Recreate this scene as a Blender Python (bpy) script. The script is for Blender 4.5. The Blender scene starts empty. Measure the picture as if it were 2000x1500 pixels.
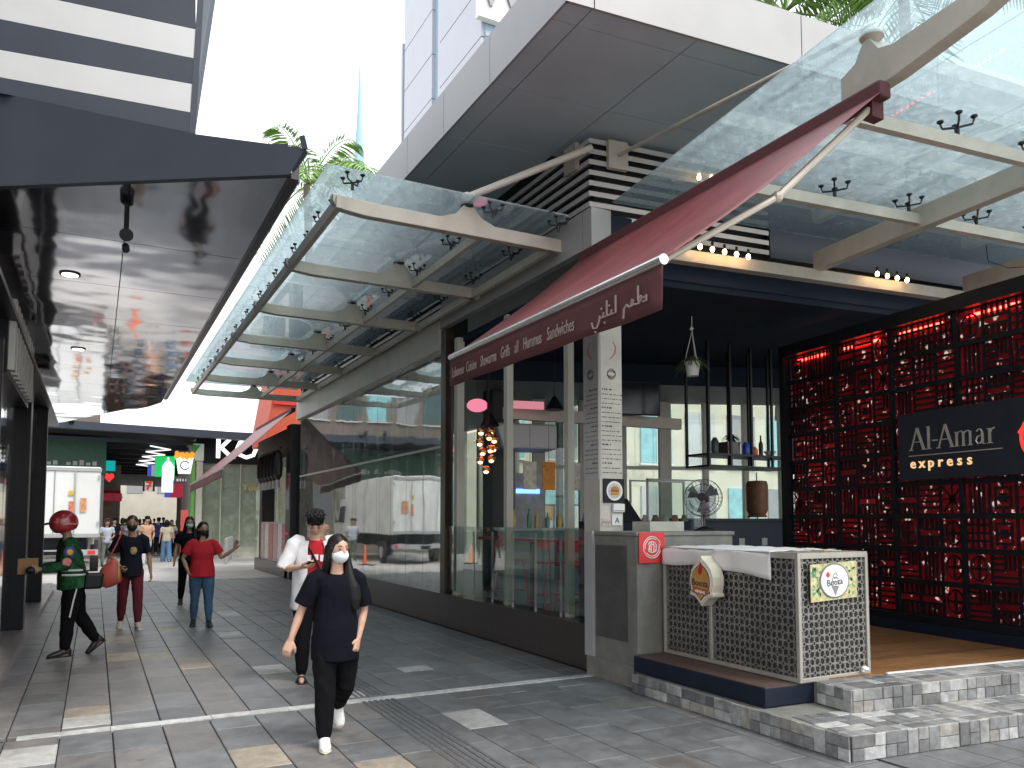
import bpy, bmesh, math, random
import numpy as np
from mathutils import Vector, Matrix, Euler
random.seed(7); np.random.seed(7)
SC = bpy.context.scene
COL = SC.collection
PI = math.pi
R = math.radians

# ------------------------------------------------------------------ camera
CAM_H = 1.62; FPX = 1530.; HOR = 1015.; PITCH = R(3.8); YAW = R(27.991)
PPY = HOR - FPX*math.tan(PITCH)
cam_d = bpy.data.cameras.new('camera'); cam = bpy.data.objects.new('camera', cam_d); COL.objects.link(cam)
cam.location = (0, 0, CAM_H); cam.rotation_euler = (R(90)+PITCH, 0, -YAW)
cam_d.sensor_width = 36.; cam_d.lens = FPX/2000*36; cam_d.shift_y = (PPY-750)/2000
cam_d.clip_start = .05; cam_d.clip_end = 2000
SC.camera = cam

# ------------------------------------------------------------------ sky and sun (bright overcast)
SUN_EL, SUN_AZ = R(58), R(150)      # azimuth clockwise from +Y: behind and right of the camera
W = bpy.data.worlds.new('World'); SC.world = W; W.use_nodes = True
wn, wl = W.node_tree.nodes, W.node_tree.links
wn.clear()
sky = wn.new('ShaderNodeTexSky'); sky.sky_type = 'NISHITA'; sky.sun_disc = False
sky.sun_elevation = SUN_EL; sky.sun_rotation = SUN_AZ; sky.air_density = 1.2; sky.dust_density = 4.0; sky.ozone_density = 1.0
hs = wn.new('ShaderNodeHueSaturation'); hs.inputs['Saturation'].default_value = .22
mixw = wn.new('ShaderNodeMixRGB'); mixw.inputs[0].default_value = .5; mixw.inputs[2].default_value = (10.5, 10.8, 11.2, 1)
bg = wn.new('ShaderNodeBackground'); bg.inputs[1].default_value = .115
wo = wn.new('ShaderNodeOutputWorld')
wl.new(sky.outputs[0], hs.inputs['Color']); wl.new(hs.outputs[0], mixw.inputs[1]); wl.new(mixw.outputs[0], bg.inputs[0]); wl.new(bg.outputs[0], wo.inputs[0])
sd = bpy.data.lights.new('sun', 'SUN'); so = bpy.data.objects.new('sun', sd); COL.objects.link(so)
sd.energy = 1.0; sd.angle = R(14); sd.color = (1, .97, .92)
sdir = Vector((math.sin(SUN_AZ)*math.cos(SUN_EL), math.cos(SUN_AZ)*math.cos(SUN_EL), math.sin(SUN_EL)))
so.rotation_euler = sdir.to_track_quat('Z', 'Y').to_euler(); so.location = (4, -10, 30)

vs = SC.view_settings
SC.display_settings.display_device = 'sRGB'
vs.view_transform = 'Standard'; vs.look = 'None'; vs.exposure = 1.2; vs.gamma = 1; vs.use_curve_mapping = False
SC.render.engine = 'CYCLES'
SC.cycles.max_bounces = 10; SC.cycles.diffuse_bounces = 4; SC.cycles.glossy_bounces = 5; SC.cycles.transmission_bounces = 8
SC.cycles.transparent_max_bounces = 16; SC.cycles.caustics_reflective = False; SC.cycles.caustics_refractive = False
SC.cycles.sample_clamp_indirect = 6
SC.cycles.use_denoising = True

# ------------------------------------------------------------------ photograph -> place
_cr = Vector((math.cos(YAW), -math.sin(YAW), 0)); _cf = Vector((math.sin(YAW)*math.cos(PITCH), math.cos(YAW)*math.cos(PITCH), math.sin(PITCH))); _cu = _cr.cross(_cf)
def at(px, py, axis, val):
    d = _cr*((px-1000)/FPX) + _cu*((PPY-py)/FPX) + _cf
    c = Vector((0, 0, CAM_H)); i = 'xyz'.index(axis)
    return c + d*((val-c[i])/d[i])

# ------------------------------------------------------------------ materials
MATS = {}
def _nodes(name):
    m = bpy.data.materials.new(name); m.use_nodes = True
    nt = m.node_tree; nt.nodes.clear(); MATS[name] = m
    out = nt.nodes.new('ShaderNodeOutputMaterial')
    return m, nt, out
def M(name, col, rough=.55, metal=0., var=.18, scale=6., bump=.0, bscale=None, rnd=0., emit=0., ecol=None, spec=.5, rvar=.12, coord='Object', stretch=None, detail=5., sub=0., coat=0., dirt=0., spots=0.):
    if name in MATS: return MATS[name]
    m, nt, out = _nodes(name); N, L = nt.nodes, nt.links
    b = N.new('ShaderNodeBsdfPrincipled'); L.new(b.outputs[0], out.inputs[0])
    if coord == 'World': src = N.new('ShaderNodeNewGeometry').outputs['Position']
    else: src = N.new('ShaderNodeTexCoord').outputs[coord]
    if stretch:
        mp = N.new('ShaderNodeMapping'); mp.inputs['Scale'].default_value = stretch; L.new(src, mp.inputs[0]); src = mp.outputs[0]
    nz = N.new('ShaderNodeTexNoise'); nz.inputs['Scale'].default_value = scale; nz.inputs['Detail'].default_value = detail; nz.inputs['Roughness'].default_value = .62
    L.new(src, nz.inputs['Vector'])
    mr = N.new('ShaderNodeMapRange'); mr.inputs[1].default_value = .25; mr.inputs[2].default_value = .75; mr.inputs[3].default_value = 1-var; mr.inputs[4].default_value = 1+var
    L.new(nz.outputs[0], mr.inputs[0]); val = mr.outputs[0]
    if rnd:
        oi = N.new('ShaderNodeObjectInfo'); m2 = N.new('ShaderNodeMapRange'); m2.inputs[3].default_value = 1-rnd; m2.inputs[4].default_value = 1+rnd
        L.new(oi.outputs['Random'], m2.inputs[0]); mm = N.new('ShaderNodeMath'); mm.operation = 'MULTIPLY'; L.new(val, mm.inputs[0]); L.new(m2.outputs[0], mm.inputs[1]); val = mm.outputs[0]
    if dirt:
        n3 = N.new('ShaderNodeTexNoise'); n3.inputs['Scale'].default_value = scale*.23; n3.inputs['Detail'].default_value = 8; n3.inputs['Roughness'].default_value = .7; L.new(src, n3.inputs['Vector'])
        m3 = N.new('ShaderNodeMapRange'); m3.inputs[1].default_value = .42; m3.inputs[2].default_value = .68; m3.inputs[3].default_value = 1; m3.inputs[4].default_value = 1-dirt; L.new(n3.outputs[0], m3.inputs[0])
        mm = N.new('ShaderNodeMath'); mm.operation = 'MULTIPLY'; L.new(val, mm.inputs[0]); L.new(m3.outputs[0], mm.inputs[1]); val = mm.outputs[0]
    if spots:     # trodden gum and drips
        vo = N.new('ShaderNodeTexVoronoi'); vo.inputs['Scale'].default_value = 2.6; vo.inputs['Randomness'].default_value = 1; L.new(src, vo.inputs['Vector'])
        m4 = N.new('ShaderNodeMapRange'); m4.inputs[1].default_value = .055; m4.inputs[2].default_value = .085; m4.inputs[3].default_value = 1-spots; m4.inputs[4].default_value = 1; L.new(vo.outputs['Distance'], m4.inputs[0])
        mm = N.new('ShaderNodeMath'); mm.operation = 'MULTIPLY'; L.new(val, mm.inputs[0]); L.new(m4.outputs[0], mm.inputs[1]); val = mm.outputs[0]
    vm = N.new('ShaderNodeVectorMath'); vm.operation = 'SCALE'; vm.inputs[0].default_value = col[:3]; L.new(val, vm.inputs['Scale'])
    L.new(vm.outputs[0], b.inputs['Base Color'])
    rr = N.new('ShaderNodeMapRange'); rr.inputs[3].default_value = max(.02, rough-rvar*rough*1.5); rr.inputs[4].default_value = min(1, rough+rvar*rough*1.5); L.new(nz.outputs[0], rr.inputs[0]); L.new(rr.outputs[0], b.inputs['Roughness'])
    b.inputs['Metallic'].default_value = metal; b.inputs['Specular IOR Level'].default_value = spec
    if coat: b.inputs['Coat Weight'].default_value = coat
    if sub: b.inputs['Subsurface Weight'].default_value = sub; b.inputs['Subsurface Radius'].default_value = (.012, .005, .003)
    if bump:
        n2 = N.new('ShaderNodeTexNoise'); n2.inputs['Scale'].default_value = bscale or scale*6; n2.inputs['Detail'].default_value = 4; L.new(src, n2.inputs['Vector'])
        bp = N.new('ShaderNodeBump'); bp.inputs['Strength'].default_value = bump; bp.inputs['Distance'].default_value = .02; L.new(n2.outputs[0], bp.inputs['Height']); L.new(bp.outputs[0], b.inputs['Normal'])
    if emit:
        b.inputs['Emission Color'].default_value = (*(ecol or col)[:3], 1); b.inputs['Emission Strength'].default_value = emit
    return m
def glass(name, tint, refl=.9, r0=.08, power=3.2, dirt=.06, rough=.015, wave=0., dcol=(.6, .62, .6), haze=False):
    m, nt, out = _nodes(name); N, L = nt.nodes, nt.links
    tr = N.new('ShaderNodeBsdfTransparent'); tr.inputs[0].default_value = (*tint, 1)
    gl = N.new('ShaderNodeBsdfGlossy'); gl.inputs['Color'].default_value = (refl, refl, refl, 1); gl.inputs['Roughness'].default_value = rough
    lw = N.new('ShaderNodeLayerWeight'); lw.inputs[0].default_value = .5
    p = N.new('ShaderNodeMath'); p.operation = 'POWER'; p.inputs[1].default_value = power; L.new(lw.outputs['Facing'], p.inputs[0])
    mr = N.new('ShaderNodeMapRange'); mr.inputs[3].default_value = r0; mr.inputs[4].default_value = 1; L.new(p.outputs[0], mr.inputs[0])
    mx = N.new('ShaderNodeMixShader'); L.new(mr.outputs[0], mx.inputs[0]); L.new(tr.outputs[0], mx.inputs[1]); L.new(gl.outputs[0], mx.inputs[2])
    tc = N.new('ShaderNodeTexCoord')
    if wave:
        nz = N.new('ShaderNodeTexNoise'); nz.inputs['Scale'].default_value = 1.1; nz.inputs['Detail'].default_value = 1; L.new(tc.outputs['Object'], nz.inputs['Vector'])
        bp = N.new('ShaderNodeBump'); bp.inputs['Strength'].default_value = wave; bp.inputs['Distance'].default_value = .05; L.new(nz.outputs[0], bp.inputs['Height']); L.new(bp.outputs[0], gl.inputs['Normal'])
    df = N.new('ShaderNodeBsdfTranslucent' if haze else 'ShaderNodeBsdfDiffuse'); df.inputs[0].default_value = (*dcol, 1)
    nd = N.new('ShaderNodeTexNoise'); nd.inputs['Scale'].default_value = 14 if haze else 3; nd.inputs['Detail'].default_value = 8; L.new(tc.outputs['Object'], nd.inputs['Vector'])
    dr = N.new('ShaderNodeMapRange'); dr.inputs[1].default_value = .4; dr.inputs[2].default_value = .8; dr.inputs[3].default_value = dirt*(.75 if haze else .35); dr.inputs[4].default_value = dirt*(1.5 if haze else 2); L.new(nd.outputs[0], dr.inputs[0])
    m2 = N.new('ShaderNodeMixShader'); L.new(dr.outputs[0], m2.inputs[0]); L.new(mx.outputs[0], m2.inputs[1]); L.new(df.outputs[0], m2.inputs[2])
    L.new(m2.outputs[0], out.inputs[0]); return m
def emis(name, col, strength):
    if name in MATS: return MATS[name]
    m, nt, out = _nodes(name); e = nt.nodes.new('ShaderNodeEmission'); e.inputs[0].default_value = (*col, 1); e.inputs[1].default_value = strength
    nt.links.new(e.outputs[0], out.inputs[0]); return m

# ------------------------------------------------------------------ geometry helpers
TMP = bpy.data.scenes.new('workbench')     # scratch scene for converting text and skins, removed at the end
class MB:
    def __init__(s): s.v = []; s.f = []
    def add(s, vs, fs):
        o = len(s.v); s.v += [tuple(v) for v in vs]; s.f += [tuple(i+o for i in f) for f in fs]; return s
    def box(s, x0, x1, y0, y1, z0, z1):
        return s.add([(x0,y0,z0),(x1,y0,z0),(x1,y1,z0),(x0,y1,z0),(x0,y0,z1),(x1,y0,z1),(x1,y1,z1),(x0,y1,z1)],
                     [(0,3,2,1),(4,5,6,7),(0,1,5,4),(1,2,6,5),(2,3,7,6),(3,0,4,7)])
    def obox(s, c, ax, ay, az, hx, hy, hz):     # oriented box by centre, axes, half sizes
        c = Vector(c); ax = Vector(ax).normalized()*hx; ay = Vector(ay).normalized()*hy; az = Vector(az).normalized()*hz
        P = [c+i*ax+j*ay+k*az for k in (-1,1) for (i,j) in ((-1,-1),(1,-1),(1,1),(-1,1))]
        return s.add(P, [(0,3,2,1),(4,5,6,7),(0,1,5,4),(1,2,6,5),(2,3,7,6),(3,0,4,7)])
    def bar(s, p, q, w, h, up=(0,0,1)):         # rectangular bar from p to q (w sideways, h along up)
        p = Vector(p); q = Vector(q); d = (q-p); l = d.length; d = d/l; up = Vector(up)
        side = d.cross(up)
        if side.length < 1e-5: side = d.cross(Vector((1,0,0)))
        side.normalize(); u2 = side.cross(d)
        return s.obox((p+q)/2, d, side, u2, l/2, w/2, h/2)
    def prism(s, poly, ext):                    # poly: list of 3D points (planar), ext: vector
        n = len(poly); e = Vector(ext); P = [Vector(p) for p in poly]; Q = [p+e for p in P]
        fs = [tuple(range(n))[::-1], tuple(range(n, 2*n))] + [(i, (i+1)%n, n+(i+1)%n, n+i) for i in range(n)]
        return s.add(P+Q, fs)
    def quad(s, *p): return s.add(p, [tuple(range(len(p)))])
    def tube(s, pts, rad, n=10, cap=True, aspect=None):
        pts = [Vector(p) for p in pts]; k = len(pts); rad = [rad]*k if not hasattr(rad, '__len__') else rad
        o = len(s.v); prev = None
        for i in range(k):
            d = (pts[min(i+1,k-1)]-pts[max(i-1,0)])
            d = d.normalized() if d.length > 1e-9 else Vector((0,0,1))
            if prev is None:
                a = Vector((0,0,1)) if abs(d.z) < .9 else Vector((0,1,0))
                u = a.cross(d).normalized()
            else:
                u = prev - d*prev.dot(d); u = u.normalized() if u.length > 1e-6 else d.orthogonal().normalized()
            prev = u; w = d.cross(u)
            for j in range(n):
                t = 2*PI*j/n; s.v.append(tuple(pts[i]+u*(rad[i]*math.cos(t))+w*(rad[i]*math.sin(t))))
        for i in range(k-1):
            for j in range(n):
                a = o+i*n+j; b = o+i*n+(j+1)%n; s.f.append((a, b, b+n, a+n))
        if cap: s.f.append(tuple(o+j for j in range(n))[::-1]); s.f.append(tuple(o+(k-1)*n+j for j in range(n)))
        return s
    def lathe(s, prof, c=(0,0,0), n=16, axis='z', cap=True):  # prof: (r, h)
        o = len(s.v); c = Vector(c)
        for r, h in prof:
            for j in range(n):
                t = 2*PI*j/n; a, b = r*math.cos(t), r*math.sin(t)
                s.v.append(tuple(c+Vector((a,b,h) if axis=='z' else (a,h,b) if axis=='y' else (h,a,b))))
        k = len(prof)
        for i in range(k-1):
            for j in range(n):
                a = o+i*n+j; b = o+i*n+(j+1)%n; s.f.append((a, b, b+n, a+n))
        if cap: s.f.append(tuple(o+j for j in range(n))[::-1]); s.f.append(tuple(o+(k-1)*n+j for j in range(n)))
        return s
    def ball(s, c, rx, ry=None, rz=None, n=12, m=8, fn=None, rot=None):
        ry = rx if ry is None else ry; rz = rx if rz is None else rz; o = len(s.v); c = Vector(c)
        P = [Vector((0,0,-1))]
        for i in range(1, m):
            ph = -PI/2+PI*i/m
            for j in range(n):
                t = 2*PI*j/n; P.append(Vector((math.cos(ph)*math.cos(t), math.cos(ph)*math.sin(t), math.sin(ph))))
        P.append(Vector((0,0,1)))
        for p in P:
            q = Vector((p.x*rx, p.y*ry, p.z*rz))
            if fn: q = fn(p, q)
            if rot: q = rot @ q
            s.v.append(tuple(c+q))
        for j in range(n): s.f.append((o, o+1+(j+1)%n, o+1+j))
        for i in range(m-2):
            for j in range(n):
                a = o+1+i*n+j; b = o+1+i*n+(j+1)%n; s.f.append((a, b, b+n, a+n))
        e = o+1+(m-2)*n
        for j in range(n): s.f.append((e+j, e+(j+1)%n, o+1+(m-1)*n))
        return s
    def mesh(s, name):
        me = bpy.data.meshes.new(name); me.from_pydata(s.v, [], s.f); me.update(); return me
    def obj(s, name, mat, parent=None, smooth=False, loc=None, bevel=0.):
        me = s.mesh(name); return link(name, me, mat, parent, smooth, loc, bevel)
def fixn(me):
    bm = bmesh.new(); bm.from_mesh(me); bmesh.ops.recalc_face_normals(bm, faces=bm.faces); bm.to_mesh(me); bm.free()
def link(name, me, mat, parent=None, smooth=False, loc=None, bevel=0., local=False):
    o = bpy.data.objects.new(name, me); COL.objects.link(o)
    if mat is not None and not len(me.materials): me.materials.append(mat)
    if smooth and hasattr(me, 'polygons'):
        me.polygons.foreach_set('use_smooth', [True]*len(me.polygons))
        if smooth == 'auto': me.set_sharp_from_angle(angle=R(38))
    if loc is not None: o.location = loc
    if bevel:
        b = o.modifiers.new('bevel', 'BEVEL'); b.width = bevel; b.segments = 2; b.limit_method = 'ANGLE'; b.angle_limit = R(40)
    if parent is not None: setp(o, parent, local)
    return o
def setp(o, p, local=False):
    o.parent = p
    if not local:
        o.matrix_parent_inverse = WM(p).inverted()
def WM(o):
    b = Matrix.LocRotScale(o.location, o.rotation_euler, o.scale)
    if o.parent is None: return b
    return WM(o.parent) @ o.matrix_parent_inverse @ b
def tag(o, label, cat=None, group=None, kind=None):
    if label: o['label'] = label
    if cat: o['category'] = cat
    if group: o['group'] = group
    if kind: o['kind'] = kind
    return o
def thing(name, label, cat, loc=(0,0,0), rz=0., group=None, kind=None):
    o = bpy.data.objects.new(name, None); COL.objects.link(o); o.empty_display_size = .1
    o.location = loc; o.rotation_euler = (0,0,rz); return tag(o, label, cat, group, kind)
def inst(src, parent=None, loc=None, rot=None, scale=None, local=False, name=None):
    c = src.copy(); COL.objects.link(c); c.parent = None; c.matrix_parent_inverse = Matrix()
    if name: c.name = name
    if loc is not None: c.location = loc
    if rot is not None: c.rotation_euler = rot
    if scale is not None: c.scale = scale
    if parent is not None: setp(c, parent, local)
    return c
def frame(o, x, y):      # matrix with origin o, x axis, y axis (text plane)
    x = Vector(x).normalized(); y = Vector(y); z = x.cross(y).normalized(); y = z.cross(x)
    m = Matrix((x, y, z)).transposed().to_4x4(); m.translation = Vector(o); return m
def text(name, s, size, mat, parent, mtx, ext=.004, align='CENTER', sx=1., bold=0.):
    cu = bpy.data.curves.new(name, 'FONT'); cu.body = s; cu.size = size; cu.extrude = ext; cu.align_x = align; cu.offset = bold; cu.resolution_u = 2
    t = bpy.data.objects.new(name+'_t', cu); TMP.collection.objects.link(t)
    TMP.view_layers[0].update(); dg = TMP.view_layers[0].depsgraph; me = bpy.data.meshes.new_from_object(t.evaluated_get(dg)); me.name = name
    bpy.data.objects.remove(t); bpy.data.curves.remove(cu)
    me.transform(mtx @ Matrix.Diagonal((sx, 1, 1, 1))); me.materials.clear()
    return link(name, me, mat, parent)
# ================================================================== materials in use
m_paver = M('paver_grey', (.150,.152,.157), rough=.40, coord='World', var=.28, scale=7, rnd=.13, bump=.25, bscale=60, dirt=.42, spots=.35)
m_paver_w = M('paver_warm', (.170,.162,.156), rough=.38, coord='World', var=.28, scale=7, rnd=.13, bump=.25, bscale=60, dirt=.38, spots=.35)
m_paver_b = M('paver_beige', (.33,.28,.22), rough=.5, coord='World', var=.3, scale=12, bump=.2, bscale=60, dirt=.4)
m_paver_l = M('paver_light', (.43,.42,.40), rough=.5, coord='World', var=.25, scale=12, bump=.2, bscale=60, dirt=.4)
m_joint = M('joint_sand', (.05,.05,.05), rough=.9)
m_road = M('road_concrete', (.42,.41,.39), rough=.8, var=.2, scale=.6, bump=.2, dirt=.25)
m_strip = M('drain_strip', (.60,.60,.58), rough=.35, metal=.1, var=.3, scale=14, dirt=.35)
m_cream = M('cream_steel', (.52,.47,.39), rough=.42, var=.12, scale=5, dirt=.18)
m_creamp = M('cream_panel', (.55,.52,.46), rough=.4, var=.08, scale=3, dirt=.15)
m_alu = M('aluminium_panel', (.44,.44,.45), rough=.38, metal=.25, var=.07, scale=1.6, dirt=.1)
m_alul = M('aluminium_fascia', (.36,.355,.35), rough=.4, metal=.15, var=.06, scale=1.4, dirt=.12)
m_soff = M('soffit_grey', (.53,.60,.66), rough=.5, var=.07, scale=1.3, dirt=.1)
m_black = M('black_metal', (.009,.010,.013), spec=.25, rough=.4, var=.3, scale=7)
m_navy = M('navy_paint', (.010,.014,.028), spec=.25, rough=.5, var=.2, scale=4)
m_navyc = M('navy_ceiling', (.013,.020,.034), spec=.15, rough=.8, var=.2, scale=3)
m_dark = M('dark_backing', (.02,.021,.023), rough=.8)
m_granite = M('brown_granite', (.060,.048,.045), rough=.3, var=.35, scale=40, dirt=.2)
m_conc = M('concrete_render', (.21,.205,.185), rough=.75, var=.22, scale=5, bump=.25, bscale=45, dirt=.3)
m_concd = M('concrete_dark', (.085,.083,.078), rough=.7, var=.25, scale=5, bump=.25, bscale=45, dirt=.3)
m_white = M('white_paint', (.74,.74,.72), rough=.5, var=.06, scale=3, dirt=.08)
m_whitec = M('white_cladding', (.50,.50,.50), rough=.4, var=.05, scale=2, dirt=.08)
m_slate = M('slate_cladding', (.034,.042,.058), spec=.3, rough=.42, var=.1, scale=2)
m_wood = M('floor_wood', (.20,.095,.038), rough=.42, var=.4, scale=4, stretch=(1,12,12), rnd=.25, bump=.1)
m_spider = M('spider_steel', (.03,.03,.033), rough=.35, metal=.6)
m_red = M('red_awning', (.165,.030,.036), rough=.45, coord='World', var=.28, scale=2.5, stretch=(.6,2.2,.6), bump=.12, bscale=9, dirt=.3)
m_maroon = M('maroon_valance', (.085,.022,.026), rough=.75, var=.2, scale=8)
m_chrome = M('chrome_bar', (.72,.71,.68), rough=.25, metal=.8, var=.05)
m_brownst = M('brown_step', (.095,.06,.048), rough=.55, var=.25, scale=8, dirt=.2)
m_floor = M('interior_floor', (.11,.10,.095), rough=.35, var=.2, scale=3)
m_wallb = M('brown_wall', (.085,.072,.062), rough=.6, var=.3, scale=2)
m_grey = M('grey_paint', (.26,.265,.27), rough=.6, var=.1, scale=2)
m_mull = M('mullion_cream', (.46,.45,.37), rough=.45, var=.1, scale=4)
m_bronze = M('bronze_post', (.055,.042,.032), rough=.3, metal=.5, var=.2)
g_can = glass('canopy_glass', (.80,.91,.94), r0=.08, power=2.6, dirt=.26, dcol=(.56,.62,.64), haze=True)
g_wall = glass('shopfront_glass', (.70,.78,.76), r0=.15, power=1.9, dirt=.09, rough=.03, wave=.08, dcol=(.5,.52,.5))
g_bal = glass('balustrade_glass', (.84,.90,.88), r0=.04, power=3.4, dirt=.035)
def mirror(name, col, rough, wave, wscale, stretch=(1,1,1)):
    m, nt, out = _nodes(name); N, L = nt.nodes, nt.links
    b = N.new('ShaderNodeBsdfPrincipled'); b.inputs['Base Color'].default_value = (*col, 1); b.inputs['Metallic'].default_value = 1; b.inputs['Roughness'].default_value = rough
    tc = N.new('ShaderNodeTexCoord'); mp = N.new('ShaderNodeMapping'); mp.inputs['Scale'].default_value = stretch; L.new(tc.outputs['Object'], mp.inputs[0])
    nz = N.new('ShaderNodeTexNoise'); nz.inputs['Scale'].default_value = wscale; nz.inputs['Detail'].default_value = 1.5; L.new(mp.outputs[0], nz.inputs['Vector'])
    bp = N.new('ShaderNodeBump'); bp.inputs['Strength'].default_value = wave; bp.inputs['Distance'].default_value = .06; L.new(nz.outputs[0], bp.inputs['Height']); L.new(bp.outputs[0], b.inputs['Normal'])
    L.new(b.outputs[0], out.inputs[0]); return m
m_mirror = mirror('polished_soffit', (.86,.85,.89), .085, .55, .9)
m_mirrorw = mirror('polished_wall', (.62,.61,.60), .06, .5, .8, (1,1,.35))

# ================================================================== ground and paving
g = MB().quad((-300,-120,-.03),(300,-120,-.03),(300,700,-.03),(-300,700,-.03)).obj('ground', m_joint); tag(g, 'dark bed the street is laid on', kind='structure')
rd = MB().quad((-200,22.6,-.004),(200,22.6,-.004),(200,600,-.004),(-200,600,-.004)).obj('road', m_road); tag(rd, 'pale concrete crossing beyond the paved walkway', kind='structure')
for nm, q in (('apron', ((-200,-100),(200,-100),(200,1.2),(-200,1.2))),):
    a_ = MB().quad(*[(x,y,-.004) for x,y in q]).obj('apron', m_road); tag(a_, 'pale concrete ground in front of the paved walkway', kind='structure')
pv = thing('pavement', 'grey stone slab paving of the pedestrian walkway', None, (2,8,0), kind='structure')
ROWW, X0 = .35, .17-.35*4
special = [ (1.02,5.40,5.92,m_paver_b),(2.66,5.62,6.2,m_paver_l),(.03,7.48,7.84,m_paver_b),(.03,7.12,7.48,m_paver_l),(1.88,4.7,5.22,m_paver_b),
            (3.3,8.0,8.3,m_paver_l),(1.86,8.62,9.12,m_paver_l),(2.9,14.4,14.9,m_paver_l),(-.45,6.15,6.65,m_paver_l),(.65,10.2,10.6,m_paver_b),(1.0,9.3,9.6,m_paver_b),
            (.9,12.6,13.0,m_paver_b),(.5,14.0,14.4,m_paver_w),(1.7,11.6,12.1,m_paver_l),(2.2,7.12,7.36,m_paver_l),(-.1,15.2,15.7,m_paver_b),(1.35,13.6,13.95,m_paver_w)]
unit = MB()
c_ = .004
unit.add([(0,0,-.028),(1,0,-.028),(1,1,-.028),(0,1,-.028),(0,0,-c_),(1,0,-c_),(1,1,-c_),(0,1,-c_)], [(0,1,5,4),(1,2,6,5),(2,3,7,6),(3,0,4,7)])
unit.add([(0,0,-c_),(1,0,-c_),(1,1,-c_),(0,1,-c_),(.015,.01,0),(.985,.01,0),(.985,.99,0),(.015,.99,0)], [(0,1,5,4),(1,2,6,5),(2,3,7,6),(3,0,4,7),(4,5,6,7)])
pmesh = {}
for m_ in (m_paver, m_paver_w, m_paver_b, m_paver_l):
    me = unit.mesh('paver'); me.materials.append(m_); pmesh[m_.name] = me
far = MB(); npv = 0; cand = []
for k in range(17):
    xa, xb = X0+ROWW*k, X0+ROWW*(k+1)
    if xb > 4.76: xb = 4.74
    sp = sorted([s for s in special if xa <= s[0] < xb], key=lambda s: s[1])
    y = 1.2; i = 0
    while y < 22.6:
        if i < len(sp) and y >= sp[i][1]-.01: ye, mt = sp[i][2], sp[i][3]; i += 1
        else:
            ye = y + random.choice((.6,.6,.6,.9,.45)); mt = m_paver_w if (random.random() < (.55 if xa < 1.6 else .12)) else m_paver
            if random.random() < .012 and ye > 9: mt = m_paver_b if random.random() < .5 else m_paver_l
            if i < len(sp) and ye > sp[i][1]-.12: ye = sp[i][1]
            if abs(ye-6.95) < .28 and y < 6.8: ye = 6.89
        ya = y
        if y < 6.95 <= ye+.03: pass
        cand.append((xa, xb, ya, ye, mt)); y = ye
def paver_cut(ya, ye):   # leave room for the drain strip
    if ye <= 6.88 or ya >= 7.02: return [(ya, ye)]
    r = []
    if ya < 6.86: r.append((ya, 6.885))
    if ye > 7.04: r.append((7.015, ye))
    return r
pc = []
for xa, xb, ya, ye, mt in cand:
    for (a, b) in paver_cut(ya, ye): pc.append((xa, xb, a, b, mt))
def seen(xa, xb, ya, ye):
    cx, cy = (xa+xb)/2, (ya+ye)/2
    dz = cx*math.sin(YAW)+cy*math.cos(YAW); lx = cx*math.cos(YAW)-cy*math.sin(YAW)
    if dz < 1: return -1
    if abs(lx/dz) > .72 or 1.62/dz*FPX+HOR > 1620: return -1
    return (xb-xa)*(ye-ya)/dz**3
pc.sort(key=lambda q: -seen(*q[:4]))
for n_, (xa, xb, ya, ye, mt) in enumerate(pc):
    g2 = .004; dz = random.uniform(-.0015, .0015)
    if n_ < 300 and seen(xa,xb,ya,ye) > 0:
        o = bpy.data.objects.new('paver', pmesh[mt.name]); COL.objects.link(o); o.location = (xa+g2, ya+g2, dz); o.scale = (xb-xa-2*g2, ye-ya-2*g2, 1); setp(o, pv)
    else:
        far.box(xa+g2, xb-g2, ya+g2, ye-g2, -.028, dz)
o = far.obj('distant_paver', m_paver, pv); o['kind'] = 'stuff'
# side paving to the right of the steps, in front of the kiosk
sb = MB()
for i in range(26):
    for j in range(10):
        x = 4.75+i*.35; y = -1.6+j*.6
        if y < 3.4: sb.box(x+.004, x+.346, y+.004, y+.596, -.028, 0)
o = sb.obj('distant_paver', m_paver, pv); o['kind'] = 'stuff'
# drain strip across the walkway
x = -.46
while x < 4.62:
    l = random.choice((.5,.62,.74)); x2 = min(x+l, 4.64)
    MB().box(x, x2-.005, 6.895, 7.005, -.02, .004+random.uniform(0,.002)).obj('drain_strip', m_strip, pv); x = x2
# tactile ridges
def ridges(x0, x1, y0, y1, n, nm='tactile_ridge'):
    b = MB()
    for k in range(n):
        x = x0+(x1-x0)*(k+.5)/n; b.box(x-.013, x+.013, y0, y1, 0, .005)
    b.obj(nm, M('tactile', (.10,.101,.105), rough=.5), pv)
for y in np.arange(4.0, 6.8, .3): ridges(2.14, 2.46, y, y+.285, 6)
for y in np.arange(7.1, 8.3, .3): ridges(2.14, 2.46, y, y+.285, 6)
dots = MB()
for i in range(12):
    for j in range(14): dots.lathe([(.013,0),(.009,.005)], (2.05+i*.06, 11.6+j*.12, .001), n=6)
dots.obj('tactile_dots', m_paver_l, pv)['kind'] = 'stuff'

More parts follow.
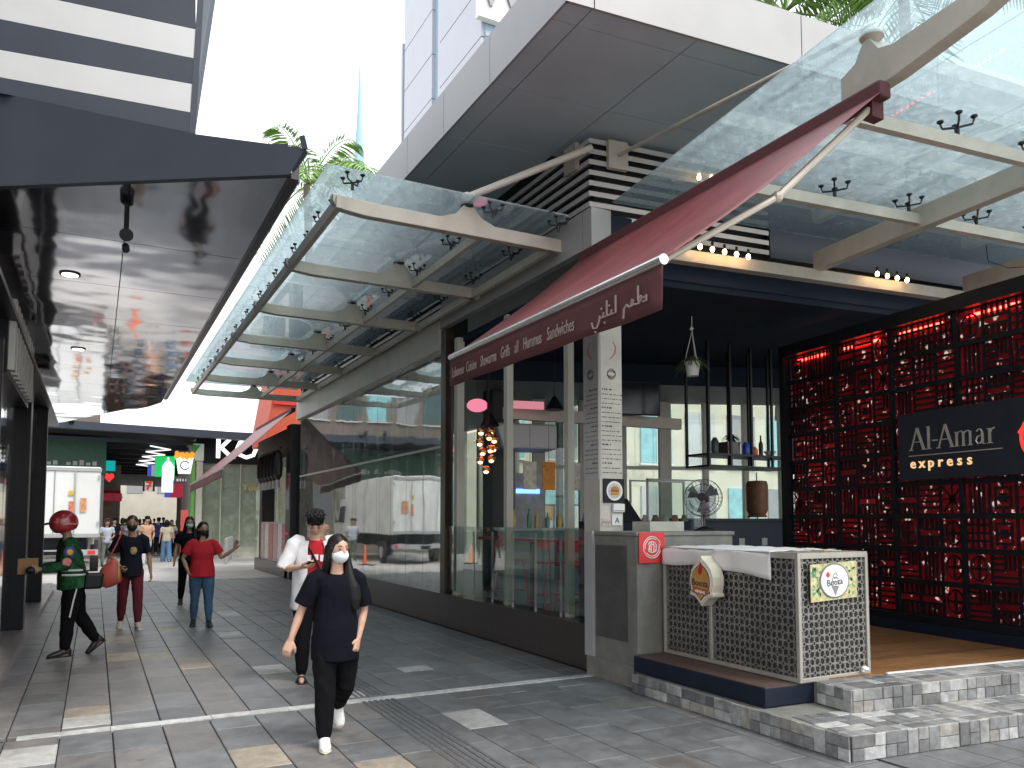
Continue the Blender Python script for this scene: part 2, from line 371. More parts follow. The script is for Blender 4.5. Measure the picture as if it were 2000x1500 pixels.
# ================================================================== left building with polished soffit
LB = thing('shop_building', 'dark shop building with polished metal soffit and black and white striped cladding', 'building', (-1.6,10,0))
LZ = 4.2
MB().box(-3.2,-1.0,6.9,20.4,0,LZ-.01).obj('wall', m_mirrorw, LB)
MB().box(-3.2,-1.0,-8,6.9,4.4,11).obj('upper_wall', m_whitec, LB)
for i,(ya,yb) in enumerate(((7.0,9.6),(9.65,12.4),(13.5,16.2),(16.25,19.9))):
    MB().box(-1.0,-.985,ya,yb,.16,3.7).obj('shopfront_panel', m_mirrorw, LB)
MB().box(-1.0,-.76,6.9,20.4,0,.09).obj('plinth', M('marble_sill', (.30,.25,.24), rough=.35, var=.3, scale=6), LB)
for y, w in ((12.95,.34),(17.1,.26),(9.0,.1)): MB().box(-1.03,-.84,y,y+w,.09,3.9 if w>.2 else 3.4).obj('post', m_black, LB, bevel=.01)
MB().box(-1.0,-.78,6.9,20.4,3.72,3.78).obj('ledge', m_black, LB)
sg = MB().box(-1.0,-.86,9.6,12.6,3.15,4.0).obj('shop_sign', m_black, LB)
for k in range(9): MB().box(-.86,-.80,9.7+.32*k,9.86+.32*k,3.2,3.96).obj('letter_bar', m_white, sg)
# soffit polygon (plan): front-left, front-right, right edge, curved far end
SFL, SFR = Vector((-1.02,7.25)), Vector((1.20,5.80))
def far_y(x): return 24.5-(x+1.1)*2.5 if x < .6 else 20.3-((x-.6)/.75)**2*2.2
rows = [None, 8.0, 9.6, 11.2, 13.0, 14.9, 16.8, None]
def front_y(x): return SFL.y+(SFR.y-SFL.y)*(x-SFL.x)/(SFR.x-SFL.x)
for (xa, xb) in ((-1.0,.155),(.165,1.22)):
    for i in range(7):
        def yb(x, r): return (front_y(x) if rows[r] is None and r == 0 else far_y(x) if rows[r] is None else rows[r])
        n = 5 if i in (0,6) else 1
        xs = [xa+(xb-xa)*t/n for t in range(n+1)]
        lo = [(x, yb(x,i)+.005) for x in xs]; hi = [(x, yb(x,i+1)-.005) for x in xs]
        poly = [(x,y,LZ) for x,y in lo] + [(x,y,LZ) for x,y in hi[::-1]]
        MB().prism(poly, (0,0,.04)).obj('soffit_panel', m_mirror, LB)
MB().prism([(-1.1,7.3,LZ+.05),(1.2,5.85,LZ+.05),(1.22,18.2,LZ+.05),(.6,20.2,LZ+.05),(-1.1,24.2,LZ+.05)],(0,0,.2)).obj('soffit_core', m_slate, LB)
ed = MB(); ed.bar((1.25,5.82,LZ+.10),(1.25,18.1,LZ+.10),.06,.26); ed.obj('edge_trim', M('edge_trim', (.06,.06,.065), rough=.3, metal=.5), LB)
MB().bar((1.29,5.9,LZ+.02),(1.29,18.1,LZ+.02),.02,.06).obj('edge_gutter', m_alu, LB)
# front fascia (plain slate) under the striped cladding, in the vertical plane above the soffit's front edge
fd = (Vector((SFR.x,SFR.y,0))-Vector((SFL.x,SFL.y,0))).normalized()
def fp(px, py):      # photo point on the fascia plane
    d = at(px,py,'y',10)-Vector((0,0,CAM_H)); n = Vector((-fd.y, fd.x, 0)); p0 = Vector((SFL.x,SFL.y,0)); c = Vector((0,0,CAM_H))
    return c+d*((p0-c).dot(n)/d.dot(n))
b0, b1 = Vector((SFL.x,SFL.y,LZ-.01)), Vector((SFR.x,SFR.y,LZ-.01))
fpoly = [b0, b1, fp(596,290), fp(383,262), fp(-40,172)]
MB().prism(fpoly, Vector((-fd.y,fd.x,0))*.06).obj('fascia', m_slate, LB)
MB().bar(fp(596,292), fp(590,266), .02, .04).obj('corner_spike', m_slate, LB)
# striped cladding: courses of panels on a face turned a little from the street's cross direction
SA = Vector((math.cos(R(6)), -math.sin(R(6)), 0)); S0 = Vector((-1.02, 7.05, 0))
sn = Vector((SA.y, -SA.x, 0))
sw = 1.66
def cp(px, py):      # photo point on the cladding plane
    d = at(px,py,'y',10)-Vector((0,0,CAM_H)); c = Vector((0,0,CAM_H)); return c+d*((S0-c).dot(sn)/d.dot(sn))
edges = [(182,262),(152,222),(98,165),(38,115),(-24,57),(-90,-5),(-160,-70),(-235,-140)]
for i in range(7):
    for (ta, tb_) in ((0,.48),(.48,1.)):
        P = []
        for (t, e) in ((ta,i),(tb_,i),(tb_,i+1),(ta,i+1)):
            l, r = cp(-30,edges[e][0]-6.5), cp(383,edges[e][1]); P.append(l+(r-l)*(t*.996+.002)+Vector((0,0,.002 if e == i else -.002)))
        MB().prism(P, (0,.05,0)).obj('cladding_panel', m_slate if i % 2 == 0 else m_whitec, LB)
sw = (cp(383,222)-S0).dot(SA)
q = S0+SA*sw
MB().prism([(q.x,q.y+.0,4.85),(q.x+.1,q.y+2.4,4.85),(q.x+.55,q.y+2.4,9),(q.x+.12,q.y,9)],(-.05,0,0)).obj('side_cladding', m_slate, LB)
MB().box(-1.0,S0.x+sw-.12,7.2,18,4.46,8.9).obj('upper_core', m_slate, LB)
for x, y in ((-.31,9.32),(-.30,13.4)):
    MB().lathe([(.10,0),(.10,-.012),(.085,-.012)], (x,y,LZ), n=20).obj('downlight_ring', m_black, LB)
    MB().lathe([(.078,-.016),(.0,-.018)], (x,y,LZ), n=20, cap=False).obj('downlight', emis('downlight_glow', (1,.93,.78), 5), LB)
sp_ = MB().tube([(.16,7.28,LZ),(.16,7.28,LZ-.12)], .02).tube([(.16,7.33,LZ-.15),(.16,7.18,LZ-.2)], .055, n=12).tube([(.16,7.30,LZ-.26),(.16,7.2,LZ-.32)],.03,n=10)
sp_.obj('spotlight', m_black, LB)

# ================================================================== restaurant building
RB = thing('restaurant_building', 'glass fronted corner restaurant with deep grey roof slab and louvred band', 'building', (8,14,0))
AF = R(6.3); U = Vector((math.cos(AF),-math.sin(AF),0)); Wv = Vector((math.sin(AF),math.cos(AF),0)); FO = Vector((4.75,7.16,0))
def FU(s, t, z): return FO + U*s + Wv*t + Vector((0,0,z))
# plinth and street glazing
MB().box(4.75,5.0,7.0,21.2,0,.455).obj('plinth', m_granite, RB)
MB().box(4.735,5.02,7.0,21.2,.455,.49).obj('plinth_cap', m_granite, RB)
MB().add([(4.95,7.2,.34),(14,6.2,.34),(14,11.2,.34),(8.8,13.0,.34),(8.8,21.3,.34),(4.95,21.3,.34)],[(0,1,2,3,4,5)]).obj('interior_floor', m_floor, RB)
ys = [11.36+.812*k for k in range(13)]
for a, b in zip(ys, ys[1:]):
    MB().box(4.80,4.812,a+.006,b-.006,.49,4.29).obj('glass_pane', g_wall, RB)
    MB().box(4.86,4.95,b-.03,b+.03,.49,4.29).obj('glass_fin', g_bal, RB)
MB().box(4.79,4.83,11.36,21.1,2.75,2.79).obj('transom', m_mull, RB)
MB().box(4.74,4.88,11.12,11.3,.49,4.6).obj('mullion_post', m_bronze, RB, bevel=.006)
MB().box(4.80,4.92,10.8,10.92,.49,4.4).obj('mullion_post', m_mull, RB, bevel=.006)
MB().box(4.84,4.94,9.25,9.35,.49,4.4).obj('mullion_post', m_mull, RB, bevel=.006)
MB().box(4.86,4.95,7.75,7.84,.49,4.4).obj('mullion_post', m_mull, RB, bevel=.006)
# balustrade on the plinth of the open bay
for i, (a, b) in enumerate(((7.3,8.22),(8.26,9.2),(9.24,10.16),(10.2,11.08))):
    MB().box(4.80,4.812,a,b,.55,1.52).obj('balustrade_pane', g_bal, RB)
for y in (7.3,7.9,8.5,9.1,9.7,10.3,10.9): MB().tube([(4.85,y,.49),(4.85,y,1.45)],.018,n=8).obj('balustrade_post', m_alu, RB)
# fascias
def fascia(x, ya, yb, z0, z1, n, mt, nm='fascia_panel'):
    for k in range(n):
        a = ya+(yb-ya)*k/n; b = ya+(yb-ya)*(k+1)/n
        MB().box(x, x+.1, a+.004, b-.004, z0, z1).obj(nm, mt, RB)
fascia(4.72,7.2,11.3,4.62,5.06,2,m_alul)
fascia(4.70,11.3,21.2,4.29,4.76,8,m_creamp)
MB().box(4.86,5.2,11.3,21.2,4.30,5.0).obj('edge_beam', m_dark, RB)
# shops' navy ceiling and bulkheads
cz = 4.34
MB().prism([FU(.12,.06,cz),FU(9,.06,cz),(13.8,9.4,cz),(10.83,10.12,cz),(5.39,11.98,cz),(4.9,12,cz)],(0,0,.1)).obj('ceiling', m_navyc, RB)
MB().prism([(4.9,12,cz-.35),(5.39,11.98,cz-.35),(10.83,10.12,cz-.35),(13.8,9.4,cz-.35),(13.8,11.2,cz-.35),(8.8,13.2,cz-.35),(8.8,21.3,cz-.35),(4.9,21.3,cz-.35)],(0,0,.1)).obj('ceiling_rear', m_grey, RB)
bk = MB()
for p, q in (((4.95,12),(5.39,11.98)),((5.39,11.98),(10.83,10.12)),((10.83,10.12),(13.8,9.4))): bk.bar((*p,cz-.17),(*q,cz-.17),.05,.36)
bk.obj('bulkhead', m_navyc, RB)
# rear glazing with mullions, brick wall behind street glass
RG0, RG1 = Vector((7.6,13.2,0)), Vector((13.6,11.2,0)); rgd = (RG1-RG0).normalized()
for k in range(8):
    p = RG0+rgd*(.86*k)
    MB().obox(p+Vector((0,0,2.15)), rgd, (-rgd.y,rgd.x,0), (0,0,1), .05 if k%3 else .12, .06, 1.82).obj('rear_mullion', m_mull, RB)
    if k < 7: MB().obox(p+rgd*.43+Vector((0,0,2.15)), rgd, (-rgd.y,rgd.x,0), (0,0,1), .36, .006, 1.8).obj('rear_pane', g_bal, RB)
MB().bar(RG0+Vector((0,0,2.65)),RG1+Vector((0,0,2.65)),.05,.07).obj('rear_transom', m_mull, RB)
for k in range(9):
    y = 13.2+.98*k
    MB().box(8.62,8.74,y-.06,y+.06,.34,3.99).obj('rear_mullion', m_mull, RB)
    if k < 8: MB().box(8.67,8.682,y+.07,y+.91,.5,3.9).obj('rear_pane', g_bal, RB)
MB().box(8.6,8.78,13.2,21.3,.34,.5).obj('rear_sill', m_mull, RB)
MB().box(13.8,14,6.2,11.2,.34,6.1).obj('party_wall', m_grey, RB)
MB().box(4.9,8.8,21.3,21.45,.34,6.2).obj('end_wall', m_wallb, RB)
# roof slab
RZ = 6.2; rc = Vector((3.53,5.62,0)); ra = R(5.2); ru = Vector((math.cos(ra),-math.sin(ra),0))
def RP(x, t, z):          # point at distance t along the street edge, x in from it, front edge skewed
    return Vector((rc.x+x, rc.y - math.tan(ra)*x + t, z))
xsn = [0,.28,1.42,3.4,5.4,7.4,9.5]; tsn = [0,.30,1.52,2.76,4.6,6.6,8.6,10.6,12.6,14.6,16]
for i in range(6):
    for j in range(10):
        if i >= 2 and j >= 3: continue
        if 0 <= i and RP(xsn[i],tsn[j],0).x > 5.6 and j > 2: continue
        e = .007
        poly = [RP(xsn[i]+e,tsn[j]+e,RZ), RP(xsn[i+1]-e,tsn[j]+e,RZ), RP(xsn[i+1]-e,tsn[j+1]-e,RZ), RP(xsn[i]+e,tsn[j+1]-e,RZ)]
        MB().prism(poly, (0,0,.03)).obj('soffit_panel', m_soff, RB)
MB().prism([RP(.03,.03,RZ+.032),RP(9.4,.03,RZ+.032),RP(9.4,8.4,RZ+.032),RP(5.2,8.4,RZ+.032),RP(5.2,16,RZ+.032),RP(.03,16,RZ+.032)],(0,0,.45)).obj('roof_slab', m_dark, RB)
tf = [-.0,1.52,2.76,4.0,5.2,6.6,8.6,10.6,12.6,14.6,16]
for a, b in zip(tf, tf[1:]):
    MB().prism([RP(0,a+.005,RZ-.01),RP(0,b-.005,RZ-.01),RP(0,b-.005,RZ+.55),RP(0,a+.005,RZ+.55)],(.03,0,0)).obj('roof_fascia_panel', m_alu, RB)
xf = [0,.28,2.66,4.6,7.0,9.4]
for a, b in zip(xf, xf[1:]):
    MB().prism([RP(a+.006,0,RZ-.01),RP(b-.006,0,RZ-.01),RP(b-.006,0,RZ+.55),RP(a+.006,0,RZ+.55)],(0,.03,0)).obj('roof_fascia_panel', m_alul, RB)
# louvre band, slats mitred at the corner
LC = Vector((5.0,7.48,0))
MB().prism([(5.16,7.6,5.0),(5.16,21,5.0),(5.3,21,5.0),(5.3,7.7,5.0)],(0,0,RZ-5.0)).obj('louvre_backing', M('louvre_back', (.05,.052,.056), rough=.8), RB)
MB().prism([(5.16,7.6,5.0),FU(8,.55,5.0),FU(8,.65,5.0),(5.3,7.75,5.0)],(0,0,RZ-5.0)).obj('louvre_backing', M('louvre_back', (.05,.052,.056), rough=.8), RB)
lu = U
for k in range(9):
    z = 5.03+k*.128
    A = [(LC.x,LC.y,z),(LC.x,LC.y,z+.06),(LC.x+.1,LC.y+.09,z+.10),(LC.x+.1,LC.y+.09,z+.05)]
    B = [(LC.x,21,z),(LC.x,21,z+.06),(LC.x+.1,21,z+.10),(LC.x+.1,21,z+.05)]
    MB().add(A+B, [(0,1,5,4),(1,2,6,5),(2,3,7,6),(3,0,4,7),(0,3,2,1),(4,5,6,7)]).obj('louvre_slat', M('louvre', (.52,.51,.49), rough=.45, var=.08, scale=3, dirt=.12), RB)
    e = lu*2.6
    B = [(a[0]+e.x, a[1]+e.y, a[2]) for a in A]
    MB().add(A+B, [(0,4,5,1),(1,5,6,2),(2,6,7,3),(3,7,4,0),(0,1,2,3),(4,7,6,5)]).obj('louvre_slat', MATS['louvre'], RB)
for (c, ax) in ((LC+Vector((-.02,.35,5.98)), (0,1,0)), (LC+lu*.36+Vector((0,-.03,5.94)), lu)):
    MB().obox(c, ax, (-ax[1],ax[0],0), (0,0,1), .13, .03, .17).obj('anchor_plate', m_cream, RB)
MB().prism([LC+lu*2.62+Vector((0,0,5.0)),LC+lu*8.2+Vector((0,0,5.0)),LC+lu*8.2+Vector((0,0,RZ)),LC+lu*2.62+Vector((0,0,RZ))],Wv*.06).obj('upper_wall_panel', m_slate, RB)
# beam over the open kiosk front (u direction) with the street corner box
MB().obox(FU(4.5,-.02,4.69), U, Wv, (0,0,1), 4.4, .07, .07).obj('front_beam', m_cream, RB)
MB().obox(FU(4.5,.1,4.52), U, Wv, (0,0,1), 4.4, .06, .10).obj('front_bulkhead', m_navyc, RB)
MB().box(4.72,4.98,7.02,7.19,4.62,5.06).obj('corner_box', m_alul, RB)
MB().box(4.98,5.3,7.06,7.2,4.62,5.04).obj('corner_infill', m_navy, RB)
MB().bar((5.71,11.0,3.32),(9.19,10.9,3.32),.12,.19).obj('cross_beam', m_cream, RB)

# ================================================================== canopies
def spider_mesh():
    b = MB(); b.tube([(0,0,0),(0,0,.10)], .02, n=8)
    for sx in (-1,1):
        for sy in (-1,1):
            b.tube([(0,0,.09),(sx*.09,sy*.09,.10),(sx*.10,sy*.10,.15)], .011, n=6)
            b.lathe([(.012,.15),(.032,.165),(.032,.18)], (sx*.10,sy*.10,0), n=8)
    me = b.mesh('spider_fitting'); me.materials.append(m_spider); return me
SPM = spider_mesh()
def spider(parent, p, rz=0., s=1.):
    o = bpy.data.objects.new('spider_fitting', SPM); COL.objects.link(o); o.location = p; o.rotation_euler = (0,0,rz); o.scale = (s,s,s); setp(o, parent)
CN = thing('glass_canopy', 'long glass canopy on cream steel arms along the walkway', 'canopy', (3.4,14,4.7))
CB = 4.74
by = [7.7+2.2*k for k in range(7)]
for y in by:
    t = .05
    poly = [(2.02,CB+.10),(2.06,CB+.03),(2.35,CB-.0),(4.73,CB-.0),(4.73,CB+.15),(3.85,CB+.15),(3.68,CB+.22),(3.58,CB+.34),(3.48,CB+.34),(3.38,CB+.22),(3.2,CB+.15),(2.4,CB+.15),(2.02,CB+.17)]
    MB().prism([(x,y-t,z) for x,z in poly],(0,2*t,0)).obj('arm', m_cream, CN, bevel=.006)
    MB().lathe([(.03,CB+.30),(.075,CB+.32),(.075,CB+.345),(.03,CB+.36),(.03,CB+.42)], (3.53,y,0), n=14).obj('node', m_spider, CN)
    top = Vector((4.98,y-.3 if y < 8 else y,5.95)); bot = Vector((3.53,y,CB+.44))
    rod = MB().tube([bot,bot+(top-bot)*.5,top], .042, n=12); rod.ball(bot,.06); rod.obj('tie_rod', m_creamp, CN, smooth='auto')
MB().bar((2.08,7.62,CB+.08),(2.08,21,CB+.08),.06,.12).obj('edge_rail', m_cream, CN)
MB().bar((3.72,7.7,CB+.07),(3.72,21,CB+.07),.05,.10).obj('purlin', m_cream, CN)
MB().bar((4.62,7.7,CB+.05),(4.62,21,CB+.05),.06,.10).obj('purlin', m_cream, CN)
gz = CB+.345
yk = np.linspace(7.42,21.1,13)
for k in range(12):
    for (xa,xb) in ((1.9,3.5),(3.515,4.68)):
        MB().box(xa,xb,yk[k]+.005,yk[k+1]-.005,gz,gz+.014).obj('glass_pane', g_can, CN)
    for x in (2.16,3.72,4.55):
        spider(CN, (x, yk[k]+.02, CB+.15), 0, .78)
    spider(CN, (2.16, (yk[k]+yk[k+1])/2, CB+.15), 0, .62)
# front canopy over the kiosk
CF = thing('glass_canopy', 'glass canopy on cream steel beams above the kiosk steps', 'canopy', FU(3.5,-2.2,4.7))
for s, t_in in ((.59,-3.2),(3.22,-.05),(5.85,-.05)):
    poly = [(t_in,0),(-3.7,0),(-4.35,.06),(-4.75,.16),(-4.75,.24),(-3.68,.24),(-3.56,.28),(-3.48,.40),(-3.42,.40),(-3.34,.28),(-3.22,.24),(t_in,.24)]
    P = [FU(s-.06,t,CB+z) for t,z in poly]; MB().prism(P, U*.12).obj('beam', m_cream, CF, bevel=.006)
    MB().lathe([(.035,.38),(.085,.43),(.085,.455),(.04,.5)], FU(s,-3.45,CB), n=16).obj('node', m_cream, CF, smooth='auto')
for t in (-4.62,-3.0,-1.6):
    MB().bar(FU(.66,t,CB+.10),FU(8.2,t,CB+.10),.07,.11).obj('purlin', m_cream, CF)
    for k in range(8): spider(CF, FU(1.0+k*1.02,t,CB+.155), -AF, .9)
gzf = CB+.43
sk = [.28,1.35,2.55,4.05,5.55,7.05,8.4]; tk = [-.08,-1.55,-3.0,-4.9]
for i in range(6):
    for j in range(3):
        MB().prism([FU(sk[i]+.005,tk[j]-.005,gzf),FU(sk[i+1]-.005,tk[j]-.005,gzf),FU(sk[i+1]-.005,tk[j+1]+.005,gzf),FU(sk[i]+.005,tk[j+1]+.005,gzf)],(0,0,.014)).obj('glass_pane', g_can, CF)
for s in (.59,3.22):
    a, b = FU(s,-3.45,CB+.52), LC+lu*(.36 if s < 1 else 3.2)+Vector((0,-.05,5.94))
    MB().tube([a,b],.024,n=10).obj('tie_rod', m_cream, CF, smooth='auto')
# wires slung under the glass
wz = MB(); wz.tube([FU(4.2+.2*i,-1.6-.12*i+.3*math.sin(i),CB-.05-.25*math.sin(PI*i/7)) for i in range(8)], .006, n=5); wz.obj('cable', m_black, CF)
# ================================================================== kiosk steps (mosaic tiles as pieces)
m_til = [M('mosaic_%d' % i, c, rough=.38, coord='World', var=.38, scale=16, rnd=.15, dirt=.35) for i, c in enumerate(((.28,.28,.27),(.21,.21,.21),(.36,.36,.35),(.15,.15,.155),(.31,.295,.265),(.42,.42,.41),(.18,.18,.18)))]
tb = MB(); e_ = .06
tb.add([(0,0,0),(1,0,0),(1,1,0),(0,1,0),(.04,.04,1),(.96,.04,1),(.96,.96,1),(.04,.96,1)], [(0,1,5,4),(1,2,6,5),(2,3,7,6),(3,0,4,7),(4,5,6,7)])
tmesh = []
for m_ in m_til:
    me = tb.mesh('tile'); me.materials.append(m_); tmesh.append(me)
def tile_face(parent, o, dx, dy, nx, ny, wx, wy, th=.006, seed=1):
    rnd = random.Random(seed); o = Vector(o); dx = Vector(dx).normalized(); dy = Vector(dy).normalized(); n = dx.cross(dy)
    used = set()
    for j in range(ny):
        for i in range(nx):
            if (i,j) in used: continue
            a, b = 1, 1; r = rnd.random()
            if r < .28 and i+1 < nx and (i+1,j) not in used: a = 2
            elif r < .5 and j+1 < ny and (i,j+1) not in used: b = 2
            for ii in range(a):
                for jj in range(b): used.add((i+ii,j+jj))
            t = bpy.data.objects.new('tile', tmesh[min(6, int(rnd.random()**1.15*7))]); COL.objects.link(t)
            m = Matrix((dx*(wx*a-.003), dy*(wy*b-.003), n*(th+rnd.uniform(0,.002)))).transposed().to_4x4(); m.translation = o+dx*(wx*i+.0015)+dy*(wy*j+.0015)
            t.matrix_local = m; l, q, s = m.decompose(); t.location = l; t.rotation_euler = q.to_euler(); t.scale = s; setp(t, parent)
KS = thing('kiosk_steps', 'two low steps clad in grey mosaic tiles', 'steps', (5.5,4,0))
A1 = Vector((4.52,3.66,0)); SL = 3.4
# lower step: corner A1, front along U, side along +Y
MB().prism([A1+Vector((.01,.01,0)), A1+U*SL+Vector((0,.01,0)), A1+U*SL+Wv*1.0, Vector((4.62,6.1,0)), Vector((4.54,6.1,0))],(0,0,.165)).obj('core', m_conc, KS)
tile_face(KS, A1, U, (0,0,1), 34, 2, .1, .0865, seed=2)
sdv = (A1-Vector((4.545,6.1,0))).normalized()
tile_face(KS, (4.53,6.1,0), sdv, (0,0,1), 24, 2, .1017, .0865, seed=3)
tile_face(KS, A1+Vector((0,0,.166)), U, Wv, 30, 5, .112, .115, seed=4)
A2 = Vector((5.06,4.08,.17))
MB().prism([A2+Vector((.01,.01,0)), A2+U*2.8+Vector((0,.01,0)), A2+U*2.8+Wv*.5, A2+Wv*.5],(0,0,.165)).obj('core', m_conc, KS)
tile_face(KS, A2, U, (0,0,1), 28, 2, .1, .0865, seed=5)
tile_face(KS, A2+Wv*.36, -Wv, (0,0,1), 4, 2, .09, .0865, seed=6)
tile_face(KS, A2+Vector((0,0,.166)), U, Wv, 24, 3, .116, .118, seed=7)
MB().bar(A2+Wv*.375+U*.75+Vector((0,0,.178)), A2+Wv*.375+U*2.75+Vector((0,0,.178)), .022, .012).obj('nosing', m_white, KS)
# timber floor of the kiosk
KF = thing('kiosk_floor', 'brown timber plank floor inside the kiosk', None, (7,5.5,.34), kind='structure')
for k in range(26):
    t0 = .40+k*.125
    p = A2+Wv*t0+U*(.0); q = A2+Wv*t0+U*4.4
    MB().prism([p+Vector((0,0,.15)), q+Vector((0,0,.15)), q+Wv*.121+Vector((0,0,.15)), p+Wv*.121+Vector((0,0,.15))],(0,0,.025+random.uniform(0,.001))).obj('plank', m_wood, KF)
MB().prism([A2+Wv*.4+Vector((0,0,-.1)),A2+Wv*.4+U*4.4+Vector((0,0,-.1)),A2+Wv*3.7+U*4.4+Vector((0,0,-.1)),A2+Wv*3.7+Vector((0,0,-.1))],(0,0,.24)).obj('substrate', m_dark, KF)
# navy plinth step under the counter
NV = thing('plinth_step', 'navy painted plinth with brown top under the perforated counter', 'plinth', (4.75,5.3,.17))
MB().prism([(4.60,4.50,.176),(5.22,4.47,.176),(5.15,6.17,.176),(4.60,6.17,.176)],(0,0,.142)).obj('body', m_navy, NV, bevel=.004)
MB().prism([(4.605,4.505,.319),(5.2,4.475,.319),(5.14,6.165,.319),(4.605,6.165,.319)],(0,0,.008)).obj('top', m_brownst, NV)

# ================================================================== concrete counter block and menu column
CBk = thing('concrete_counter', 'rendered grey concrete counter block at the foot of the menu column', 'counter', (5.2,6.6,0))
MB().box(4.66,5.9,6.18,6.96,0,1.46).obj('body', m_conc, CBk, bevel=.012)
MB().box(4.645,5.915,6.165,6.975,1.46,1.5).obj('top', m_conc, CBk, bevel=.008)
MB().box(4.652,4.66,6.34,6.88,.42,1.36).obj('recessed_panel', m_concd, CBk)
MB().box(4.62,4.66,6.2,7.02,0,.2).obj('skirting', m_conc, CBk, bevel=.006)
MB().box(4.62,4.655,6.9,7.05,.2,1.5).obj('metal_edge', m_alu, CBk)
CL = thing('menu_column', 'square column papered with printed menus', 'column', (4.9,7.1,0))
MB().box(4.755,5.055,6.945,7.255,0,4.62).obj('shaft', m_creamp, CL, bevel=.006)
m_paper = M('menu_paper', (.52,.49,.42), rough=.7, var=.1, scale=9, dirt=.12); m_paperg = M('menu_paper_street', (.50,.49,.48), rough=.7, var=.1, scale=9, dirt=.12)
m_ink = M('menu_ink', (.07,.065,.06), rough=.8); m_pink = M('menu_pink', (.5,.16,.15), rough=.8)
MB().box(4.768,5.045,6.938,6.945,2.05,3.62).obj('menu_sheet', m_paper, CL)
MB().box(4.748,4.755,6.955,7.245,2.05,3.62).obj('menu_sheet', m_paperg, CL)
rr = random.Random(4)
def menu_lines(face):
    b = MB(); c = MB()
    for i in range(19):
        z = 3.02-i*.05; L1 = rr.uniform(.06,.12); x = 0
        while x < .23:
            l = rr.uniform(.012,.04)
            if face == 'f': b.box(4.785+x,4.785+x+l,6.9365,6.938,z,z+(.016 if i%4==0 else .009))
            else: b.box(4.7465,4.748,6.975+x,6.975+x+l,z,z+(.016 if i%4==0 else .009))
            x += l+rr.uniform(.006,.02)
            if x > .12 and i%4==0: break
    for k in range(9):   # ornate print near the top
        a = k*.7
        P = [(.14+.05*math.cos(a+t*.35)*(1+.2*t/9), 3.2+.07*math.sin(a+t*.35)*(.3+.1*t)) for t in range(7)]
        if face == 'f': c.tube([(4.77+x,6.9365,z) for x,z in P], .003, n=4)
        else: c.tube([(4.7465,6.96+x,z) for x,z in P], .003, n=4)
    b.obj('menu_print', m_ink, CL); c.obj('menu_ornament', m_ink, CL)
    s = MB(); P = [(.16,3.56),(.2,3.5),(.19,3.43),(.14,3.38),(.12,3.36)]
    s.tube([(4.77+x,6.9365,z) if face == 'f' else (4.7465,6.95+x,z) for x,z in P], [.004,.008,.01,.008,.003], n=5); s.obj('menu_emblem', m_pink, CL)
menu_lines('f'); menu_lines('s')
st = thing('burger_sign', 'black square sign with a burger in a white circle on the column', 'sign', (4.95,6.93,2.0))
MB().box(4.79,5.06,6.925,6.937,1.80,2.06).obj('board', m_black, st)
def disc(mb, cx, y, cz, rx, rz, n=28, th=.003, a0=0, a1=2*PI):
    P = [(cx+rx*math.cos(a0+(a1-a0)*t/n), y, cz+rz*math.sin(a0+(a1-a0)*t/n)) for t in range(n+(0 if abs(a1-a0-2*PI) < 1e-6 else 1))]
    return mb.prism(P, (0,-th,0))
disc(MB(),4.93,6.925,1.93,.105,.105).obj('disc', m_white, st)
disc(MB(),4.93,6.921,1.93,.082,.082).obj('disc_face', m_paper, st)
disc(MB(),4.93,6.9175,1.935,.052,.045,a0=0,a1=PI).obj('bun_top', M('bun', (.42,.17,.06), rough=.6), st)
MB().box(4.88,4.98,6.9145,6.9185,1.92,1.934).obj('patty', M('patty', (.10,.03,.02), rough=.6), st)
MB().box(4.876,4.984,6.9135,6.9175,1.908,1.92).obj('cheese', M('cheese', (.6,.32,.04), rough=.6), st)
MB().box(4.88,4.98,6.9145,6.9185,1.885,1.907).obj('bun_base', MATS['bun'], st)
sw_ = thing('door_intercom', 'small white wall box below the burger sign', 'wall box', (4.98,6.93,1.72))
MB().box(4.90,5.05,6.90,6.937,1.70,1.79).obj('case', m_white, sw_, bevel=.008); MB().box(4.91,5.04,6.896,6.90,1.715,1.72).obj('slot', m_ink, sw_)
gn = thing('grade_notice', 'white card printed with a letter A on the column', 'notice', (4.98,6.93,1.6))
MB().box(4.90,5.03,6.931,6.937,1.56,1.68).obj('card', m_white, gn); text('letter', 'A', .085, m_ink, gn, frame((4.965,6.929,1.585),(1,0,0),(0,0,1)), .002)
pn = thing('graffiti_sticker', 'faded pink lettered sticker low on the column', 'sticker', (4.85,6.93,1.6))
MB().box(4.775,4.885,6.933,6.937,1.555,1.635).obj('backing', m_paper, pn); MB().tube([(4.785+.0085*k,6.931,1.58+.018*((k*7)%4)/2) for k in range(12)],.003,n=4).obj('lettering', m_pink, pn)

# red poster with round calligraphy
m_poster = M('poster_red', (.62,.035,.035), rough=.45, var=.08)
pr_ = thing('red_poster', 'red square poster with white round calligraphy on the concrete counter', 'poster', (4.83,6.16,1.3))
MB().box(4.665,4.975,6.152,6.162,1.20,1.497).obj('sheet', m_poster, pr_)
ring = MB()
for (r, a0, a1) in ((.105,.2,6.0),(.085,1.0,3.3),(.085,3.8,6.6),(.055,.4,2.6),(.05,3.4,5.9),(.03,0,4.5)):
    ring.tube([(4.82+r*math.cos(a0+(a1-a0)*t/18), 6.150, 1.35+r*math.sin(a0+(a1-a0)*t/18)) for t in range(19)], .0045, n=5)
for x in (-.04,-.012,.018,.045): ring.tube([(4.82+x,6.150,1.29+abs(x)*.4),(4.825+x,6.150,1.36),(4.818+x,6.150,1.41-abs(x)*.5)], .005, n=5)
ring.obj('calligraphy', m_white, pr_)

